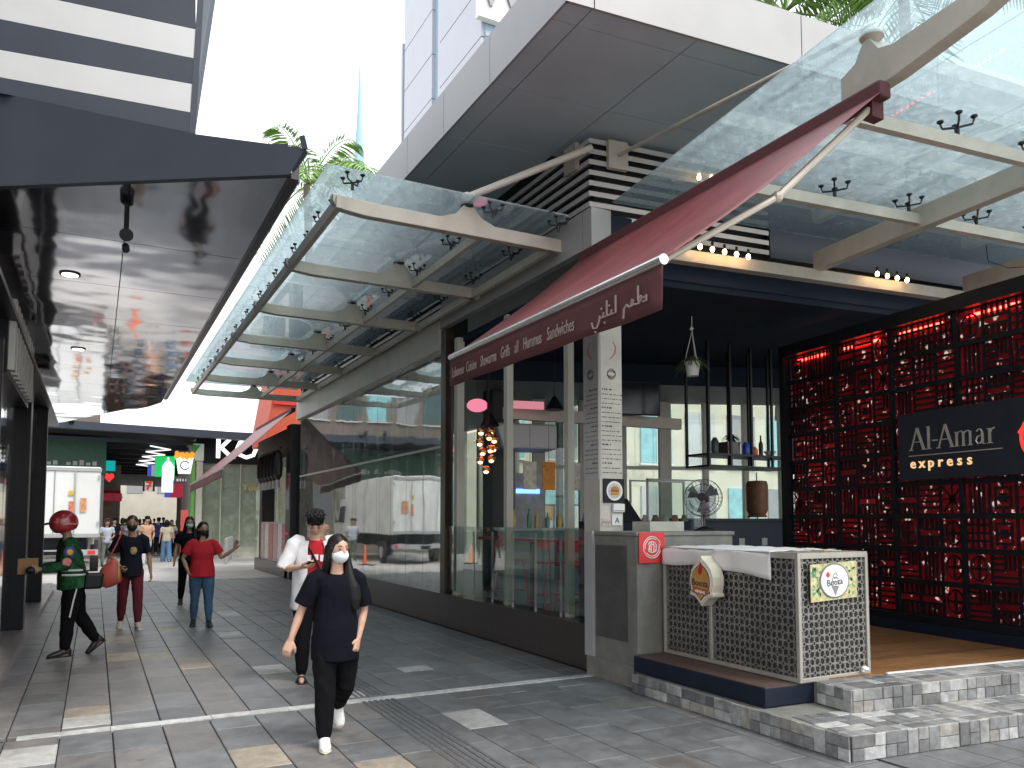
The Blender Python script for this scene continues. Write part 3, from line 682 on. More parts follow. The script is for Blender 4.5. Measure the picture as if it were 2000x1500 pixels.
# ================================================================== perforated metal counter
m_perf = M('perforated_steel', (.27,.255,.235), rough=.42, metal=.45, var=.25, scale=6, dirt=.3)
m_frm = M('frame_steel', (.44,.41,.355), rough=.38, metal=.35, var=.12, scale=6, dirt=.2)
PC = thing('perforated_counter', 'stall counter faced with perforated grey metal panels in a steel frame', 'counter', (5.35,5.3,.33))
px0, px1, py0, py1, pz0, pz1 = 4.94, 5.77, 4.46, 6.14, .332, 1.34
fr = .035
fb = MB()
for x in (px0, px1-fr):
    for y in (py0, py1-fr): fb.box(x,x+fr,y,y+fr,pz0,pz1)
for z in (pz0, pz1-fr):
    fb.box(px0+fr,px1-fr,py0,py0+fr,z,z+fr); fb.box(px0,px0+fr,py0+fr,py1-fr,z,z+fr); fb.box(px1-fr,px1,py0+fr,py1-fr,z,z+fr); fb.box(px0+fr,px1-fr,py1-fr,py1,z,z+fr)
fb.box(px0,px0+fr,5.46,5.46+fr,pz0+fr,pz1-fr)
fb.obj('frame', m_frm, PC, bevel=.004)
MB().box(px0+.004,px1-.004,py0+.004,py1-.004,pz1,pz1+.014).obj('top', m_frm, PC)
def perf(o, dx, dz, w, h, cell, seed, solid=None):
    """stamped screen: square rings joined by links, as one sheet of real openings"""
    b = MB(); o = Vector(o); dx = Vector(dx); dz = Vector(dz); n = dx.cross(dz).normalized()
    nx, nz = max(1,round(w/cell)), max(1,round(h/cell)); cw, ch = w/nx, h/nz
    def rect(a0,a1,c0,c1,th=.006): b.obox(o+dx*((a0+a1)/2)+dz*((c0+c1)/2)-n*.004, dx, dz, n, (a1-a0)/2, (c1-c0)/2, th/2)
    for i in range(nx):
        for j in range(nz):
            x, z = i*cw, j*ch; q = .2; t = .09
            if solid and solid(i,j,nx,nz): rect(x,x+cw,z,z+ch); continue
            if (i+j) % 2 == 0:
                rect(x+cw*q,x+cw*(1-q),z+ch*q,z+ch*(q+t*1.3)); rect(x+cw*q,x+cw*(1-q),z+ch*(1-q-t*1.3),z+ch*(1-q))
                rect(x+cw*q,x+cw*(q+t*1.3),z+ch*(q+t*1.3),z+ch*(1-q-t*1.3)); rect(x+cw*(1-q-t*1.3),x+cw*(1-q),z+ch*(q+t*1.3),z+ch*(1-q-t*1.3))
                rect(x,x+cw*q,z+ch*.42,z+ch*.58); rect(x+cw*(1-q),x+cw,z+ch*.42,z+ch*.58); rect(x+cw*.42,x+cw*.58,z,z+ch*q); rect(x+cw*.42,x+cw*.58,z+ch*(1-q),z+ch)
            else:
                rect(x,x+cw,z+ch*.36,z+ch*.64); rect(x+cw*.36,x+cw*.64,z,z+ch*.36); rect(x+cw*.36,x+cw*.64,z+ch*.64,z+ch)
    return b
perf((px0+.012,5.46,pz0+fr), (0,-1,0), (0,0,1), 5.46-py0-fr, pz1-pz0-2*fr, .062, 1).obj('perforated_panel', m_perf, PC)
perf((px0+.012,py1-fr,pz0+fr), (0,-1,0), (0,0,1), py1-fr-5.46-fr, pz1-pz0-2*fr, .062, 2).obj('perforated_panel', m_perf, PC)
perf((px0+fr,py0+.012,pz0+fr), (1,0,0), (0,0,1), px1-px0-2*fr, pz1-pz0-2*fr, .058, 3).obj('perforated_panel', m_perf, PC)
m_inner = M('counter_lining', (.05,.048,.046), rough=.6, var=.35, scale=3)
MB().box(px0+.04,px1-.04,py0+.035,py1-.04,pz0+.02,pz1-.03).obj('lining', m_inner, PC)
# white cloth thrown over the counter
def cloth():
    b = MB(); nu, nv = 40, 22; V = []
    for i in range(nu+1):
        y = 6.13-(6.13-4.74)*i/nu
        for j in range(nv+1):
            s = j/nv
            dropL = .165+.008*math.sin(i*.35)+.12*max(0,(i/nu-.5))
            L = .78+dropL; d = s*L
            if d < .78: x = px1-.04-d*(.78-.0)/.78*1.0; z = pz1+.020+.004*math.sin(i*.8+j*.6)+.003*math.sin(j*1.7)
            else:
                e = d-.78; x = px0-.014-.007*math.sin(i*.42+.5)*min(1,e*8)-.004*math.sin(i*.9)*min(1,e*6); z = pz1+.016-e
            x = px0-.012 if (d < .78 and x < px0-.012) else x
            V.append((x,y,z))
    F = [(i*(nv+1)+j, i*(nv+1)+j+1, (i+1)*(nv+1)+j+1, (i+1)*(nv+1)+j) for i in range(nu) for j in range(nv)]
    b.add(V,F); return b
m_cloth = M('white_cloth', (.74,.70,.69), rough=.8, var=.06, scale=5)
c_ = cloth().obj('white_cloth', m_cloth, smooth=True); so_ = c_.modifiers.new('solid','SOLIDIFY'); so_.thickness = .003
tag(c_, 'creased white cloth draped over the perforated counter', 'cloth')
# ogee shop sign on the street side of the counter
def ogee(s, n=14):
    P = []
    for k in range(n+1):
        t = k/n; a = t*PI
        P.append((s*(.0+.155*math.sin(a)**.8*(1-.1*t)), s*(.2-.36*t+ .04*math.sin(2*a))))
    R_ = [(0,s*.235)] + [(s*.02,s*.20),(s*.075,s*.165),(s*.125,s*.115),(s*.15,s*.05),(s*.152,s*-.02),(s*.135,s*-.085),(s*.155,s*-.10),(s*.15,s*-.125),(s*.09,s*-.135),(s*.045,s*-.17)] + [(0,s*-.215)]
    return R_ + [(-x,z) for x,z in R_[-2:0:-1]]
OG = thing('ice_cream_sign', 'cream ogee shaped sign reading Booza on the counter side', 'sign', (4.87,5.42,1.0))
oy, oz, ox = 5.42, 1.065, 4.92
MB().prism([(ox,oy-x,oz+z) for x,z in ogee(1.0)], (-.13,0,0)).obj('body', M('sign_cream', (.60,.55,.44), rough=.35, var=.1), OG, bevel=.006)
MB().prism([(ox-.131,oy-x,oz+z) for x,z in ogee(.86)], (-.004,0,0)).obj('border', m_white, OG)
MB().prism([(ox-.136,oy-x,oz+z) for x,z in ogee(.78)], (-.003,0,0)).obj('line', M('sign_brown', (.12,.05,.03), rough=.5), OG)
MB().prism([(ox-.140,oy-x,oz+z) for x,z in ogee(.72)], (-.003,0,0)).obj('field', M('sign_amber', (.50,.25,.06), rough=.5, var=.3, scale=20), OG)
MB().prism([(ox-.1432,oy-x,oz+z) for x,z in ((-.1,-.04),(.1,-.06),(.08,-.115),(-.09,-.10))], (-.002,0,0)).obj('ribbon', M('sign_rust', (.40,.10,.04), rough=.5), OG)
MB().prism([(ox-.1462,oy-x,oz+z) for x,z in ((.0,.06),(.03,.09),(.035,.13),(.01,.165),(-.015,.12),(-.02,.08))], (-.002,0,0)).obj('flame', M('sign_red', (.42,.02,.03), rough=.5), OG)
text('name', 'Booza', .085, m_ink, OG, frame((ox-.147,oy+.005,oz-.035),(0,-1,-.06),(0,0,1)), .002, bold=.001)
sl_ = MB()
for k in range(9): sl_.obox((ox-.147,oy+.06-.0145*k,oz-.078-.0015*k),(0,1,0),(0,0,1),(1,0,0),.005,.008+.003*(k%3),.001)
sl_.obj('strapline', m_white, OG)
# floral placard on the counter front
FP = thing('floral_placard', 'yellow and green floral placard with a white oval on the counter end', 'placard', (5.35,4.45,1.1))
m_flo = M('floral_print', (.55,.50,.25), rough=.5, var=.5, scale=30)
fx0, fx1, fz0, fz1 = 5.06, 5.60, .97, 1.28
MB().prism([(fx0,4.448,fz0-.01),(fx1,4.448,fz0+.012),(fx1+.005,4.448,fz1),(fx0,4.448,fz1-.02)],(0,-.006,0)).obj('board', m_flo, FP)
lf = MB()
rr = random.Random(9)
for k in range(46):
    x = rr.choice((rr.uniform(fx0+.02,fx0+.13),rr.uniform(fx1-.13,fx1-.02))); z = rr.uniform(fz0+.03,fz1-.05); a = rr.uniform(0,PI); l = rr.uniform(.015,.03)
    lf.prism([(x+l*math.cos(a+t)*(1 if t in (0,PI) else .4), 4.4415, z+l*math.sin(a+t)*(1 if t in (0,PI) else .4)) for t in (0,PI/2,PI,3*PI/2)],(0,-.001,0))
lf.obj('leaves', M('floral_green', (.10,.30,.16), rough=.6, var=.4, scale=40), FP)
disc(MB(),5.33,4.4405,1.125,.172,.142,n=36).obj('oval_rim', M('oval_rim', (.17,.14,.15), rough=.5), FP)
disc(MB(),5.33,4.437,1.125,.16,.131,n=36).obj('oval', m_white, FP)
MB().prism([(5.29,4.4335,1.08),(5.375,4.4335,1.08),(5.335,4.4335,1.005)],(0,-.001,0)).obj('cone', M('cone_grey', (.25,.24,.24), rough=.6), FP)
disc(MB(),5.25,4.4335,1.175,.022,.022,n=9,th=.001).obj('flower', M('flower_red', (.7,.04,.05), rough=.5), FP)
sq = MB()
for (r, z) in ((.045,1.10),(.035,1.135),(.024,1.165)): sq.tube([(5.335+r*math.cos(t*.4),4.4325,z+.02*math.sin(t*.4)) for t in range(14)], .003, n=4)
sq.obj('scoop', MATS['cone_grey'], FP); text('script', 'Booza', .075, m_ink, FP, frame((5.33,4.4325,1.09),(1,0,.1),(0,0,1)), .001)
cr = MB().ball((5.66,4.505,.388),.035,.022,.024,n=9,m=6,fn=lambda p,q: q*(1+.3*math.sin(p.x*9+p.z*7))); o = cr.obj('crumpled_tissue', m_white, smooth=False); tag(o,'crumpled white tissue stuck in the counter bottom corner','tissue')
o.location = (0,-.075,0)
lt = MB().box(5.42,5.62,4.6,4.85,pz1+.016,pz1+.022).obj('leaflet', m_flo); tag(lt, 'printed leaflet lying on the counter top', 'leaflet')

# ================================================================== awning over the kiosk corner
def awning(name, label, roll0, roll1, bar0, bar1, vh, arms=True, sag=.05):
    T = thing(name, label, 'awning', tuple((Vector(roll0)+Vector(roll1))/2))
    r0, r1, b0, b1 = map(Vector, (roll0, roll1, bar0, bar1))
    nu, nv = 30, 16; V = []
    for i in range(nu+1):
        for j in range(nv+1):
            u, v = i/nu, j/nv; p = (r0*(1-u)+r1*u)*(1-v)+(b0*(1-u)+b1*u)*v
            p.z -= sag*math.sin(PI*v)*(.6+.4*math.sin(PI*u)) + .008*math.sin(u*17+v*5)*math.sin(PI*v)
            V.append(p)
    o = MB().add(V,[(i*(nv+1)+j, (i+1)*(nv+1)+j, (i+1)*(nv+1)+j+1, i*(nv+1)+j+1) for i in range(nu) for j in range(nv)]).obj('fabric', m_red, T, smooth=True)
    o.modifiers.new('s','SOLIDIFY').thickness = .004
    V = []
    for i in range(nu+1):
        for j in range(5):
            u = i/nu; p = b0*(1-u)+b1*u; V.append(p+Vector((-.008+.01*math.sin(u*23)*j/4, 0, -.03-vh*j/4)))
    va = MB().add(V,[(i*5+j,(i+1)*5+j,(i+1)*5+j+1,i*5+j+1) for i in range(nu) for j in range(4)]).obj('valance', m_maroon, T, smooth=True)
    va.modifiers.new('s','SOLIDIFY').thickness = .003
    MB().tube([b0,b1],.032,n=12).obj('front_bar', m_chrome, T, smooth='auto')
    MB().bar(r0+Vector((.04,0,.03)),r1+Vector((.04,0,.03)),.12,.12).obj('cassette', m_maroon, T, bevel=.02)
    return T, r0, r1, b0, b1, va
AW, r0, r1, b0, b1, va = awning('awning', 'red fabric awning with lettered maroon valance over the kiosk corner', (4.72,7.28,4.52),(4.72,3.42,4.58),(3.16,7.28,3.27),(2.87,3.52,3.13),.27)
m_aword = M('valance_lettering', (.34,.27,.25), rough=.8)
vd = (b1-b0).normalized(); L_ = (b1-b0).length
def vtxt(s, dist, size, sx=1.): return text('lettering', s, size, m_aword, AW, frame(b0+vd*dist+Vector((-.028,0,-.03-.27*.72)), vd, (0,0,1)), .0015, align='LEFT', sx=sx)
dd = .12
for wd in 'Lebanese Cuisine Shawarma Grills all Hummus Sandwiches'.split():
    o = vtxt(wd, dd, .142, .66); dd = max((Vector(v.co)-b0).dot(vd) for v in o.data.vertices) + (.05 if wd == 'Lebanese' else .085)
ar = MB()   # the two Arabic words, drawn as strokes
def stroke(P, r=.007): ar.tube([b0+vd*(2.97+x)+Vector((-.03,0,-.245+z)) for x,z in P], r, n=5)
stroke([(.0,.02),(.02,-.02),(.07,-.025),(.1,.01),(.11,.05)]); stroke([(.11,.03),(.15,.03),(.16,.06)]); stroke([(.16,.03),(.2,.03),(.2,.13)]); stroke([(.2,.03),(.25,.03),(.26,.06)]); stroke([(.26,.03),(.31,.03),(.31,.14)])
stroke([(.4,-.03),(.41,.03),(.44,.05),(.47,.03)]); stroke([(.46,.03),(.5,.03),(.52,.06),(.5,.07),(.49,.04),(.55,.03)]); stroke([(.55,.03),(.58,.03),(.62,.06),(.6,.07),(.57,.04)]); stroke([(.57,.05),(.57,.14)]); stroke([(.62,.03),(.66,.03),(.66,.06),(.63,.05)])
for x, z in ((.13,.09),(.17,-.01),(.23,.09),(.05,-.05)): ar.ball(b0+vd*(2.97+x)+Vector((-.03,0,-.245+z)), .008, n=6, m=4)
ar.obj('lettering', m_aword, AW)['kind'] = 'stuff'
for k, u in enumerate((.97,.12)):
    a = r0*(1-u)+r1*u+Vector((.0,0,-.08)); c = b0*(1-u)+b1*u+Vector((.02,0,.0)); mid = (a+c)/2+Vector((.05,-.0,-.10))
    MB().tube([a,mid],.026,n=8).tube([mid,c],.022,n=8).ball(mid,.04,n=8,m=6).obj('folding_arm', m_cream, AW)
    MB().obox(a+Vector((.05,0,.03)),(1,0,0),(0,1,0),(0,0,1),.06,.04,.09).obj('bracket', m_maroon, AW)

# ================================================================== red lattice screen and shop sign
SCW = -Wv     # along the screen towards the camera
so0 = Vector((8.62,7.92,.34)); SH = 3.72; SLN = 4.6
def SP(l, z, d=0.): return so0 + SCW*l + Vector((0,0,z)) - U*d
RS = thing('lattice_screen', 'tall black lattice screen backlit in red', 'screen', tuple(SP(2.3,0)))
fbk = MB()
for z0, z1 in ((0,.2),(3.56,3.72)): fbk.prism([SP(0,z0),SP(SLN,z0),SP(SLN,z1),SP(0,z1)], -U*.12)
for l0, l1 in ((0,.09),(SLN-.09,SLN)): fbk.prism([SP(l0,.2),SP(l1,.2),SP(l1,3.56),SP(l0,3.56)], -U*.12)
fbk.obj('frame', m_black, RS)
MB().prism([SP(0,-.0,.14),SP(SLN,0,.14),SP(SLN,.12,.14),SP(0,.12,.14)],U*.02).obj('skirting', m_navy, RS)
ncx, ncz = 15, 9; cwid = (SLN-.18)/ncx; chei = 3.36/ncz
# backlit sheet: glowing red acrylic, pale noise spots painted into its glow as light seen through
def red_sheet():
    m, nt, out = _nodes('red_backlight'); N, L = nt.nodes, nt.links
    b = N.new('ShaderNodeBsdfPrincipled'); b.inputs['Base Color'].default_value = (.10,.005,.01,1); b.inputs['Roughness'].default_value = .35
    tc = N.new('ShaderNodeTexCoord'); vo = N.new('ShaderNodeTexVoronoi'); vo.inputs['Scale'].default_value = 3.2; L.new(tc.outputs['Object'], vo.inputs['Vector'])
    v2 = N.new('ShaderNodeTexNoise'); v2.inputs['Scale'].default_value = 12; v2.inputs['Detail'].default_value = 3; L.new(tc.outputs['Object'], v2.inputs['Vector'])
    r1 = N.new('ShaderNodeMapRange'); r1.inputs[1].default_value = .60; r1.inputs[2].default_value = .68; L.new(v2.outputs[0], r1.inputs[0])
    vr = N.new('ShaderNodeMapRange'); vr.inputs[1].default_value = .35; vr.inputs[2].default_value = .65; vr.inputs[3].default_value = .006; vr.inputs[4].default_value = .05
    n3 = N.new('ShaderNodeTexNoise'); n3.inputs['Scale'].default_value = 1.7; L.new(tc.outputs['Object'], n3.inputs['Vector']); L.new(n3.outputs[0], vr.inputs[0])
    mc = N.new('ShaderNodeMixRGB'); mc.inputs[1].default_value = (.75,.012,.02,1); mc.inputs[2].default_value = (1,.86,.72,1); L.new(r1.outputs[0], mc.inputs[0])
    ms = N.new('ShaderNodeMath'); ms.operation = 'MULTIPLY_ADD'; ms.inputs[1].default_value = .26; L.new(r1.outputs[0], ms.inputs[0]); L.new(vr.outputs[0], ms.inputs[2])
    L.new(mc.outputs[0], b.inputs['Emission Color']); L.new(ms.outputs[0], b.inputs['Emission Strength']); L.new(b.outputs[0], out.inputs[0]); return m
MB().prism([SP(.09,.2,-.03),SP(SLN-.09,.2,-.03),SP(SLN-.09,3.56,-.03),SP(.09,3.56,-.03)], U*.01).obj('backlight', red_sheet(), RS)
led = emis('red_led', (1,.03,.02), 11)
for k in range(5): MB().bar(SP(.2+.88*k,3.49,-.012),SP(.78+.88*k,3.49,-.012),.012,.028).obj('led_strip', led, RS)
# lattice tiles: eight fretwork designs
def fret(kind):
    b = MB(); w, h = cwid, chei; q = .018
    def r(x0,x1,z0,z1): b.box(x0*w,x1*w,0,q,z0*h,z1*h)
    t = .05
    r(0,1,0,t); r(0,1,1-t,1); r(0,t,t,1-t); r(1-t,1,t,1-t)
    if kind == 0:
        for k in (.22,.39,.56,.73): r(k,k+.08,t,1-t)
    elif kind == 1:
        for k in (.22,.40,.58,.76): r(t,1-t,k,k+.07)
    elif kind == 2:
        for k in (.25,.48,.71): r(k,k+.07,t,1-t); r(t,1-t,k,k+.07)
    elif kind == 3:
        r(.18,.82,.18,.26); r(.18,.82,.74,.82); r(.18,.26,.26,.74); r(.74,.82,.26,.74); r(.38,.62,.38,.62); r(.26,.38,.46,.54); r(.62,.74,.46,.54); r(.46,.54,t,.18); r(.46,.54,.82,1-t)
    elif kind == 4:
        for k in range(8):
            a = k*PI/4; p = Vector((.5*w,q/2,.5*h)); e = Vector((math.cos(a)*w*.52,0,math.sin(a)*h*.52)); b.bar(p,p+e,.05*w,q,up=(0,1,0))
        r(.38,.62,.38,.62)
    elif kind == 5:
        b.tube([(w*(.5+.34*math.cos(k*PI/8)),q/2,h*(.5+.34*math.sin(k*PI/8))) for k in range(17)], .045*w, n=5); r(.46,.54,.2,.8); r(.2,.8,.46,.54)
    elif kind == 6:
        r(t,.5,.46,.54); r(.46,.54,.54,1-t)
        for k in (.14,.3): r(t,1-t,k-.03,k+.04)
        for k in (.66,.82): r(k-.03,k+.04,.5,1-t)
        for k in (.66,.82): r(t,.46,k-.03,k+.04)
    else:
        for k in range(4):
            r(.1+.22*k,.2+.22*k,t,.34); r(.1+.22*k,.2+.22*k,.66,1-t)
        r(t,1-t,.34,.42); r(t,1-t,.58,.66)
    me = b.mesh('lattice_tile'); me.materials.append(m_black); return me
fm = [fret(k) for k in range(8)]
rr = random.Random(21); rotz = math.atan2(SCW.y, SCW.x)
for i in range(ncx):
    for j in range(ncz):
        o = bpy.data.objects.new('lattice_tile', rr.choice(fm)); COL.objects.link(o)
        o.location = SP(.09+i*cwid, .2+j*chei, .02); o.rotation_euler = (0,0,rotz); setp(o, RS)
gb = MB()
for i in range(1, ncx):
    if i % 3 == 0: gb.prism([SP(.09+i*cwid-.025,.2,.01),SP(.09+i*cwid+.025,.2,.01),SP(.09+i*cwid+.025,3.56,.01),SP(.09+i*cwid-.025,3.56,.01)], -U*.05)
gb.obj('upright_bars', m_black, RS)
for j in range(1, ncz): MB().prism([SP(.09,.2+j*chei-.03,.012),SP(SLN-.09,.2+j*chei-.03,.012),SP(SLN-.09,.2+j*chei+.03,.012),SP(.09,.2+j*chei+.03,.012)], -U*.045).obj('cross_bar', m_black, RS)
SGN = thing('restaurant_sign', 'dark board lettered Al-Amar express with a red emblem', 'sign', tuple(SP(3,2.1,.1)))
sl0, sz0, sz1 = 2.02, 1.73, 2.50
MB().prism([SP(sl0,sz0,.08),SP(SLN-.05,sz0,.08),SP(SLN-.05,sz1,.08),SP(sl0,sz1,.08)], -U*.06).obj('board', M('sign_board', (.014,.017,.026), rough=.4), SGN, bevel=.004)
m_sil = M('silver_letter', (.62,.57,.51), rough=.38, metal=.6); m_gold = M('gold_letter', (.75,.50,.26), rough=.4, emit=.35, ecol=(1,.62,.3))
lx = MB()
def LP(x, z): return SP(sl0+.18+x, sz0+.34+z, .146)
def stem(x0, z0, x1, z1, w): lx.bar(LP(x0,z0),LP(x1,z1),.012,w, up=(0,0,1) if abs(x1-x0) > abs(z1-z0) else tuple(SCW))
def serif(x, z, w=.05): lx.bar(LP(x-w/2,z),LP(x+w/2,z),.012,.008)
def capA(x):
    stem(x,0,x+.085,.25,.012); stem(x+.17,0,x+.085,.25,.028); stem(x+.035,.09,x+.135,.09,.010); serif(x,0); serif(x+.17,0,.06)
capA(.0); stem(.235,0,.235,.25,.026); serif(.235,0,.06); serif(.228,.25,.04); stem(.285,.09,.345,.09,.014); capA(.36)
for x in (.585,.665,.745): stem(x,0,x,.15,.022); serif(x,0,.05)
serif(.575,.15,.035); lx.tube([LP(.59,.12),LP(.61,.15),LP(.64,.158),LP(.66,.14)],.008,n=5); lx.tube([LP(.67,.12),LP(.69,.15),LP(.72,.158),LP(.742,.14)],.008,n=5)
stem(.885,0,.885,.12,.022); lx.tube([LP(.82,.135),LP(.84,.155),LP(.865,.155),LP(.885,.12)],.009,n=5); lx.tube([LP(.885,.09),LP(.83,.08),LP(.81,.04),LP(.83,.005),LP(.86,.01),LP(.885,.04)],.009,n=5); serif(.9,0,.03)
stem(.965,0,.965,.15,.024); serif(.965,0,.06); serif(.955,.15,.035); lx.tube([LP(.97,.11),LP(.99,.145),LP(1.02,.155)],.010,n=5)
lx.obj('brand_lettering', m_sil, SGN)
MB().bar(LP(-.03,-.065),LP(1.10,-.065),.010,.010).obj('rule', m_sil, SGN)
sp2 = 0
for ch in 'express':
    text('letter', ch, .16, m_gold, SGN, frame(LP(.02+sp2,-.205),SCW,(0,0,1)), .006, bold=.002); sp2 += .118
em = MB(); ec = LP(1.52,.02)
em.tube([ec+SCW*(.22*math.cos(a)*1.0)+Vector((0,0,.24*math.sin(a))) for a in np.linspace(.3,2*PI-.1,30)], .016, n=6)
em.tube([ec+SCW*x+Vector((0,0,z)) for x,z in ((-.24,.05),(-.12,.2),(.0,.26),(.1,.2))], .016, n=6)
em.obj('emblem_outline', emis('emblem_glow', (1,.02,.015), 1.6), SGN)
em = MB()
for k in range(5): em.tube([ec+SCW*(-.17+.02*k+.3*t/6)+Vector((0,0,.13-.06*k+.03*math.sin(t*1.5+k))) for t in range(7)], .006, n=4)
em.obj('emblem_fill', emis('emblem_dim', (.6,.01,.01), .35), SGN)

# ================================================================== kiosk furnishings
# desk fan
FN = thing('desk_fan', 'black wire caged desk fan standing on the concrete counter', 'fan', (5.84,6.55,1.5))
fc = Vector((5.80,6.52,1.86)); fdv = Vector((-.75,-.62,.08)).normalized(); fs = fdv.cross(Vector((0,0,1))).normalized(); fu = fs.cross(fdv)
m_fan = M('fan_wire', (.05,.05,.05), rough=.3, metal=.6)
cg = MB()
for (r, d) in ((.20,0),(.205,-.05),(.14,.035),(.07,.05),(.16,-.09)): cg.tube([fc+fdv*d+(fs*math.cos(a)+fu*math.sin(a))*r for a in np.linspace(0,2*PI,29)], .0035, n=4, cap=False)
for k in range(28):
    a = 2*PI*k/28; e = fs*math.cos(a)+fu*math.sin(a)
    cg.tube([fc+fdv*.055+e*.03,fc+fdv*.035+e*.14,fc+e*.20,fc-fdv*.06+e*.2,fc-fdv*.1+e*.14,fc-fdv*.11+e*.05], .0018, n=3, cap=False)
cg.obj('cage', m_fan, FN)
MB().tube([fc+fdv*.058,fc+fdv*.045],.045,n=16).obj('badge', m_black, FN)
for k in range(3):
    a = 2*PI*k/3; e = fs*math.cos(a)+fu*math.sin(a); e2 = fs*math.cos(a+.9)+fu*math.sin(a+.9)
    MB().add([fc+e*.03-fdv*.01,fc+e*.17-fdv*.03,fc+e2*.17+fdv*.01,fc+(e+e2)*.1,fc+e2*.04+fdv*.01],[(0,1,2,3,4)]).obj('blade', M('fan_blade', (.06,.065,.07), rough=.25), FN)
MB().tube([fc-fdv*.05,fc-fdv*.2],[.05,.04],n=14).obj('motor', m_black, FN)
MB().tube([(fc-fdv*.1),Vector((fc.x+.07,fc.y+.06,1.62)),Vector((fc.x+.07,fc.y+.05,1.53))],.016,n=8).obj('stem', m_fan, FN)
MB().lathe([(.12,1.501),(.12,1.515),(.05,1.535),(.02,1.55)], (fc.x+.07,fc.y+.05,0), n=18).obj('base', m_black, FN, smooth='auto')
bx = MB().box(5.07,5.52,6.5,6.8,1.50,1.60).obj('paper_roll_box', M('roll_paper', (.45,.44,.38), rough=.7, var=.15)); tag(bx,'pale cardboard roll box lying on the concrete counter','box')
# menu tablet leaning dark
tabl = MB().prism([(5.12,7.2,1.60),(5.62,7.35,1.60),(5.45,7.4,1.86),(5.12,7.3,1.88)],(0,.03,0)).obj('till_screen', m_black); tag(tabl,'dark till screen behind the menu column','screen')
MB().box(5.1,6.3,7.3,7.9,.34,1.6).obj('till_counter', m_navy); tag(bpy.data.objects['till_counter'], 'navy till counter behind the menu column', 'counter')
# hanging plant
HP = thing('hanging_plant', 'green fern in a white pot hung on cords', 'plant', (6.98,8,3.5))
MB().lathe([(.075,3.53),(.10,3.70),(.108,3.70),(.108,3.72),(.095,3.72),(.085,3.69)], (6.98,8,0), n=18).obj('pot', m_white, HP, smooth='auto')
for k in range(3):
    a = 2*PI*k/3+.4; MB().tube([(6.98+.105*math.cos(a),8+.105*math.sin(a),3.71),(6.98,8,4.14)],.005,n=5).obj('cord', m_white, HP)
MB().tube([(6.98,8,4.14),(6.98,8,4.34)],.006,n=5).tube([(6.95,8,4.15),(6.97,8,4.19),(7.0,8,4.17)],.012,n=6).obj('hook', m_white, HP)
def fern(c, n, l, seed, name, parent, mat, w=.012):
    rr = random.Random(seed); b = MB()
    for k in range(n):
        a = rr.uniform(0,2*PI); el = rr.uniform(.1,1.2); L = l*rr.uniform(.6,1.1); p = Vector(c); d = Vector((math.cos(a)*math.cos(el),math.sin(a)*math.cos(el),math.sin(el))); s = Vector((-math.sin(a),math.cos(a),0))
        prev = None
        for t in range(6):
            ww = w*(1-abs(t/5-.4)*1.3); q = p+d*(L*t/5)+Vector((0,0,-L*.75*(t/5)**2))
            if prev: b.quad(prev[0],prev[1],q+s*ww,q-s*ww)
            prev = (q-s*ww,q+s*ww)
    return b.obj(name, mat, parent)
m_leaf = M('fern_leaf', (.10,.17,.035), rough=.5, var=.5, scale=25)
fern((6.98,8,3.72),130,.27,3,'foliage',HP,m_leaf)
# hanging black rack with things on its shelf
RK = thing('hanging_rack', 'black steel hanging rack with shelf in the kiosk', 'rack', (9,9,2.4))
rx0, rx1, ry0, ry1 = 8.15, 9.9, 9.0, 9.5
rb = MB()
for x in np.linspace(rx0,rx1,5):
    for y in (ry0,ry1): rb.box(x-.018,x+.018,y-.018,y+.018,2.42,4.34)
rb.obj('hanger_bars', m_black, RK)
for z in (2.42,2.60): MB().box(rx0-.02,rx1+.02,ry0-.02,ry1+.02,z,z+.03).obj('shelf', m_black, RK)
rr = random.Random(3)
for k,(nm,lab,x,c,kind,h) in enumerate((('bucket','dark green bucket on the hanging rack',8.45,(.03,.07,.06),'c',.24),('crate','dark wooden crate on the hanging rack',8.75,(.05,.03,.025),'b',.3),('pot_plant','small potted shrub standing on the rack crate',8.78,(.02,.03,.015),'p',.3),
        ('blue_bottle','blue plastic bottle on the hanging rack',9.1,(.02,.08,.5),'c',.2),('orange_jar','orange jar beside the blue bottle on the rack',9.27,(.75,.12,.02),'c',.13),('dark_bottle','tall dark bottle on the hanging rack',9.42,(.04,.02,.02),'t',.34),('white_bowl','white bowl at the end of the hanging rack',9.62,(.7,.7,.68),'l',.12))):
    y = ry0+.2; z = 2.631; mt = M('rk_'+nm, c, rough=.35)
    if kind == 'c': o = MB().lathe([(.05,z),(.062,z+h*.2),(.06,z+h*.85),(.035,z+h),(.035,z+h+.02)],(x,y,0),n=12).obj(nm, mt, smooth='auto')
    elif kind == 'b': o = MB().box(x-.13,x+.13,y-.1,y+.1,z,z+.2).box(x-.12,x+.12,y-.105,y-.1,z+.05,z+.15).obj(nm, mt)
    elif kind == 'p': o = fern((x,y,z+.27),50,.2,5,nm,None,mt,.02); MB().lathe([(.05,z+.2),(.06,z+.3)],(x,y,0)).obj('pot', m_black, o)
    elif kind == 't': o = MB().lathe([(.035,z),(.035,z+.2),(.013,z+.26),(.013,z+h)],(x,y,0),n=10).obj(nm, mt, smooth='auto')
    else: o = MB().lathe([(.03,z),(.09,z+.07),(.1,z+.09)],(x,y,0),n=14).obj(nm, mt, smooth='auto')
    tag(o, lab, {'c':'container','b':'crate','p':'plant','t':'bottle','l':'bowl'}[kind])
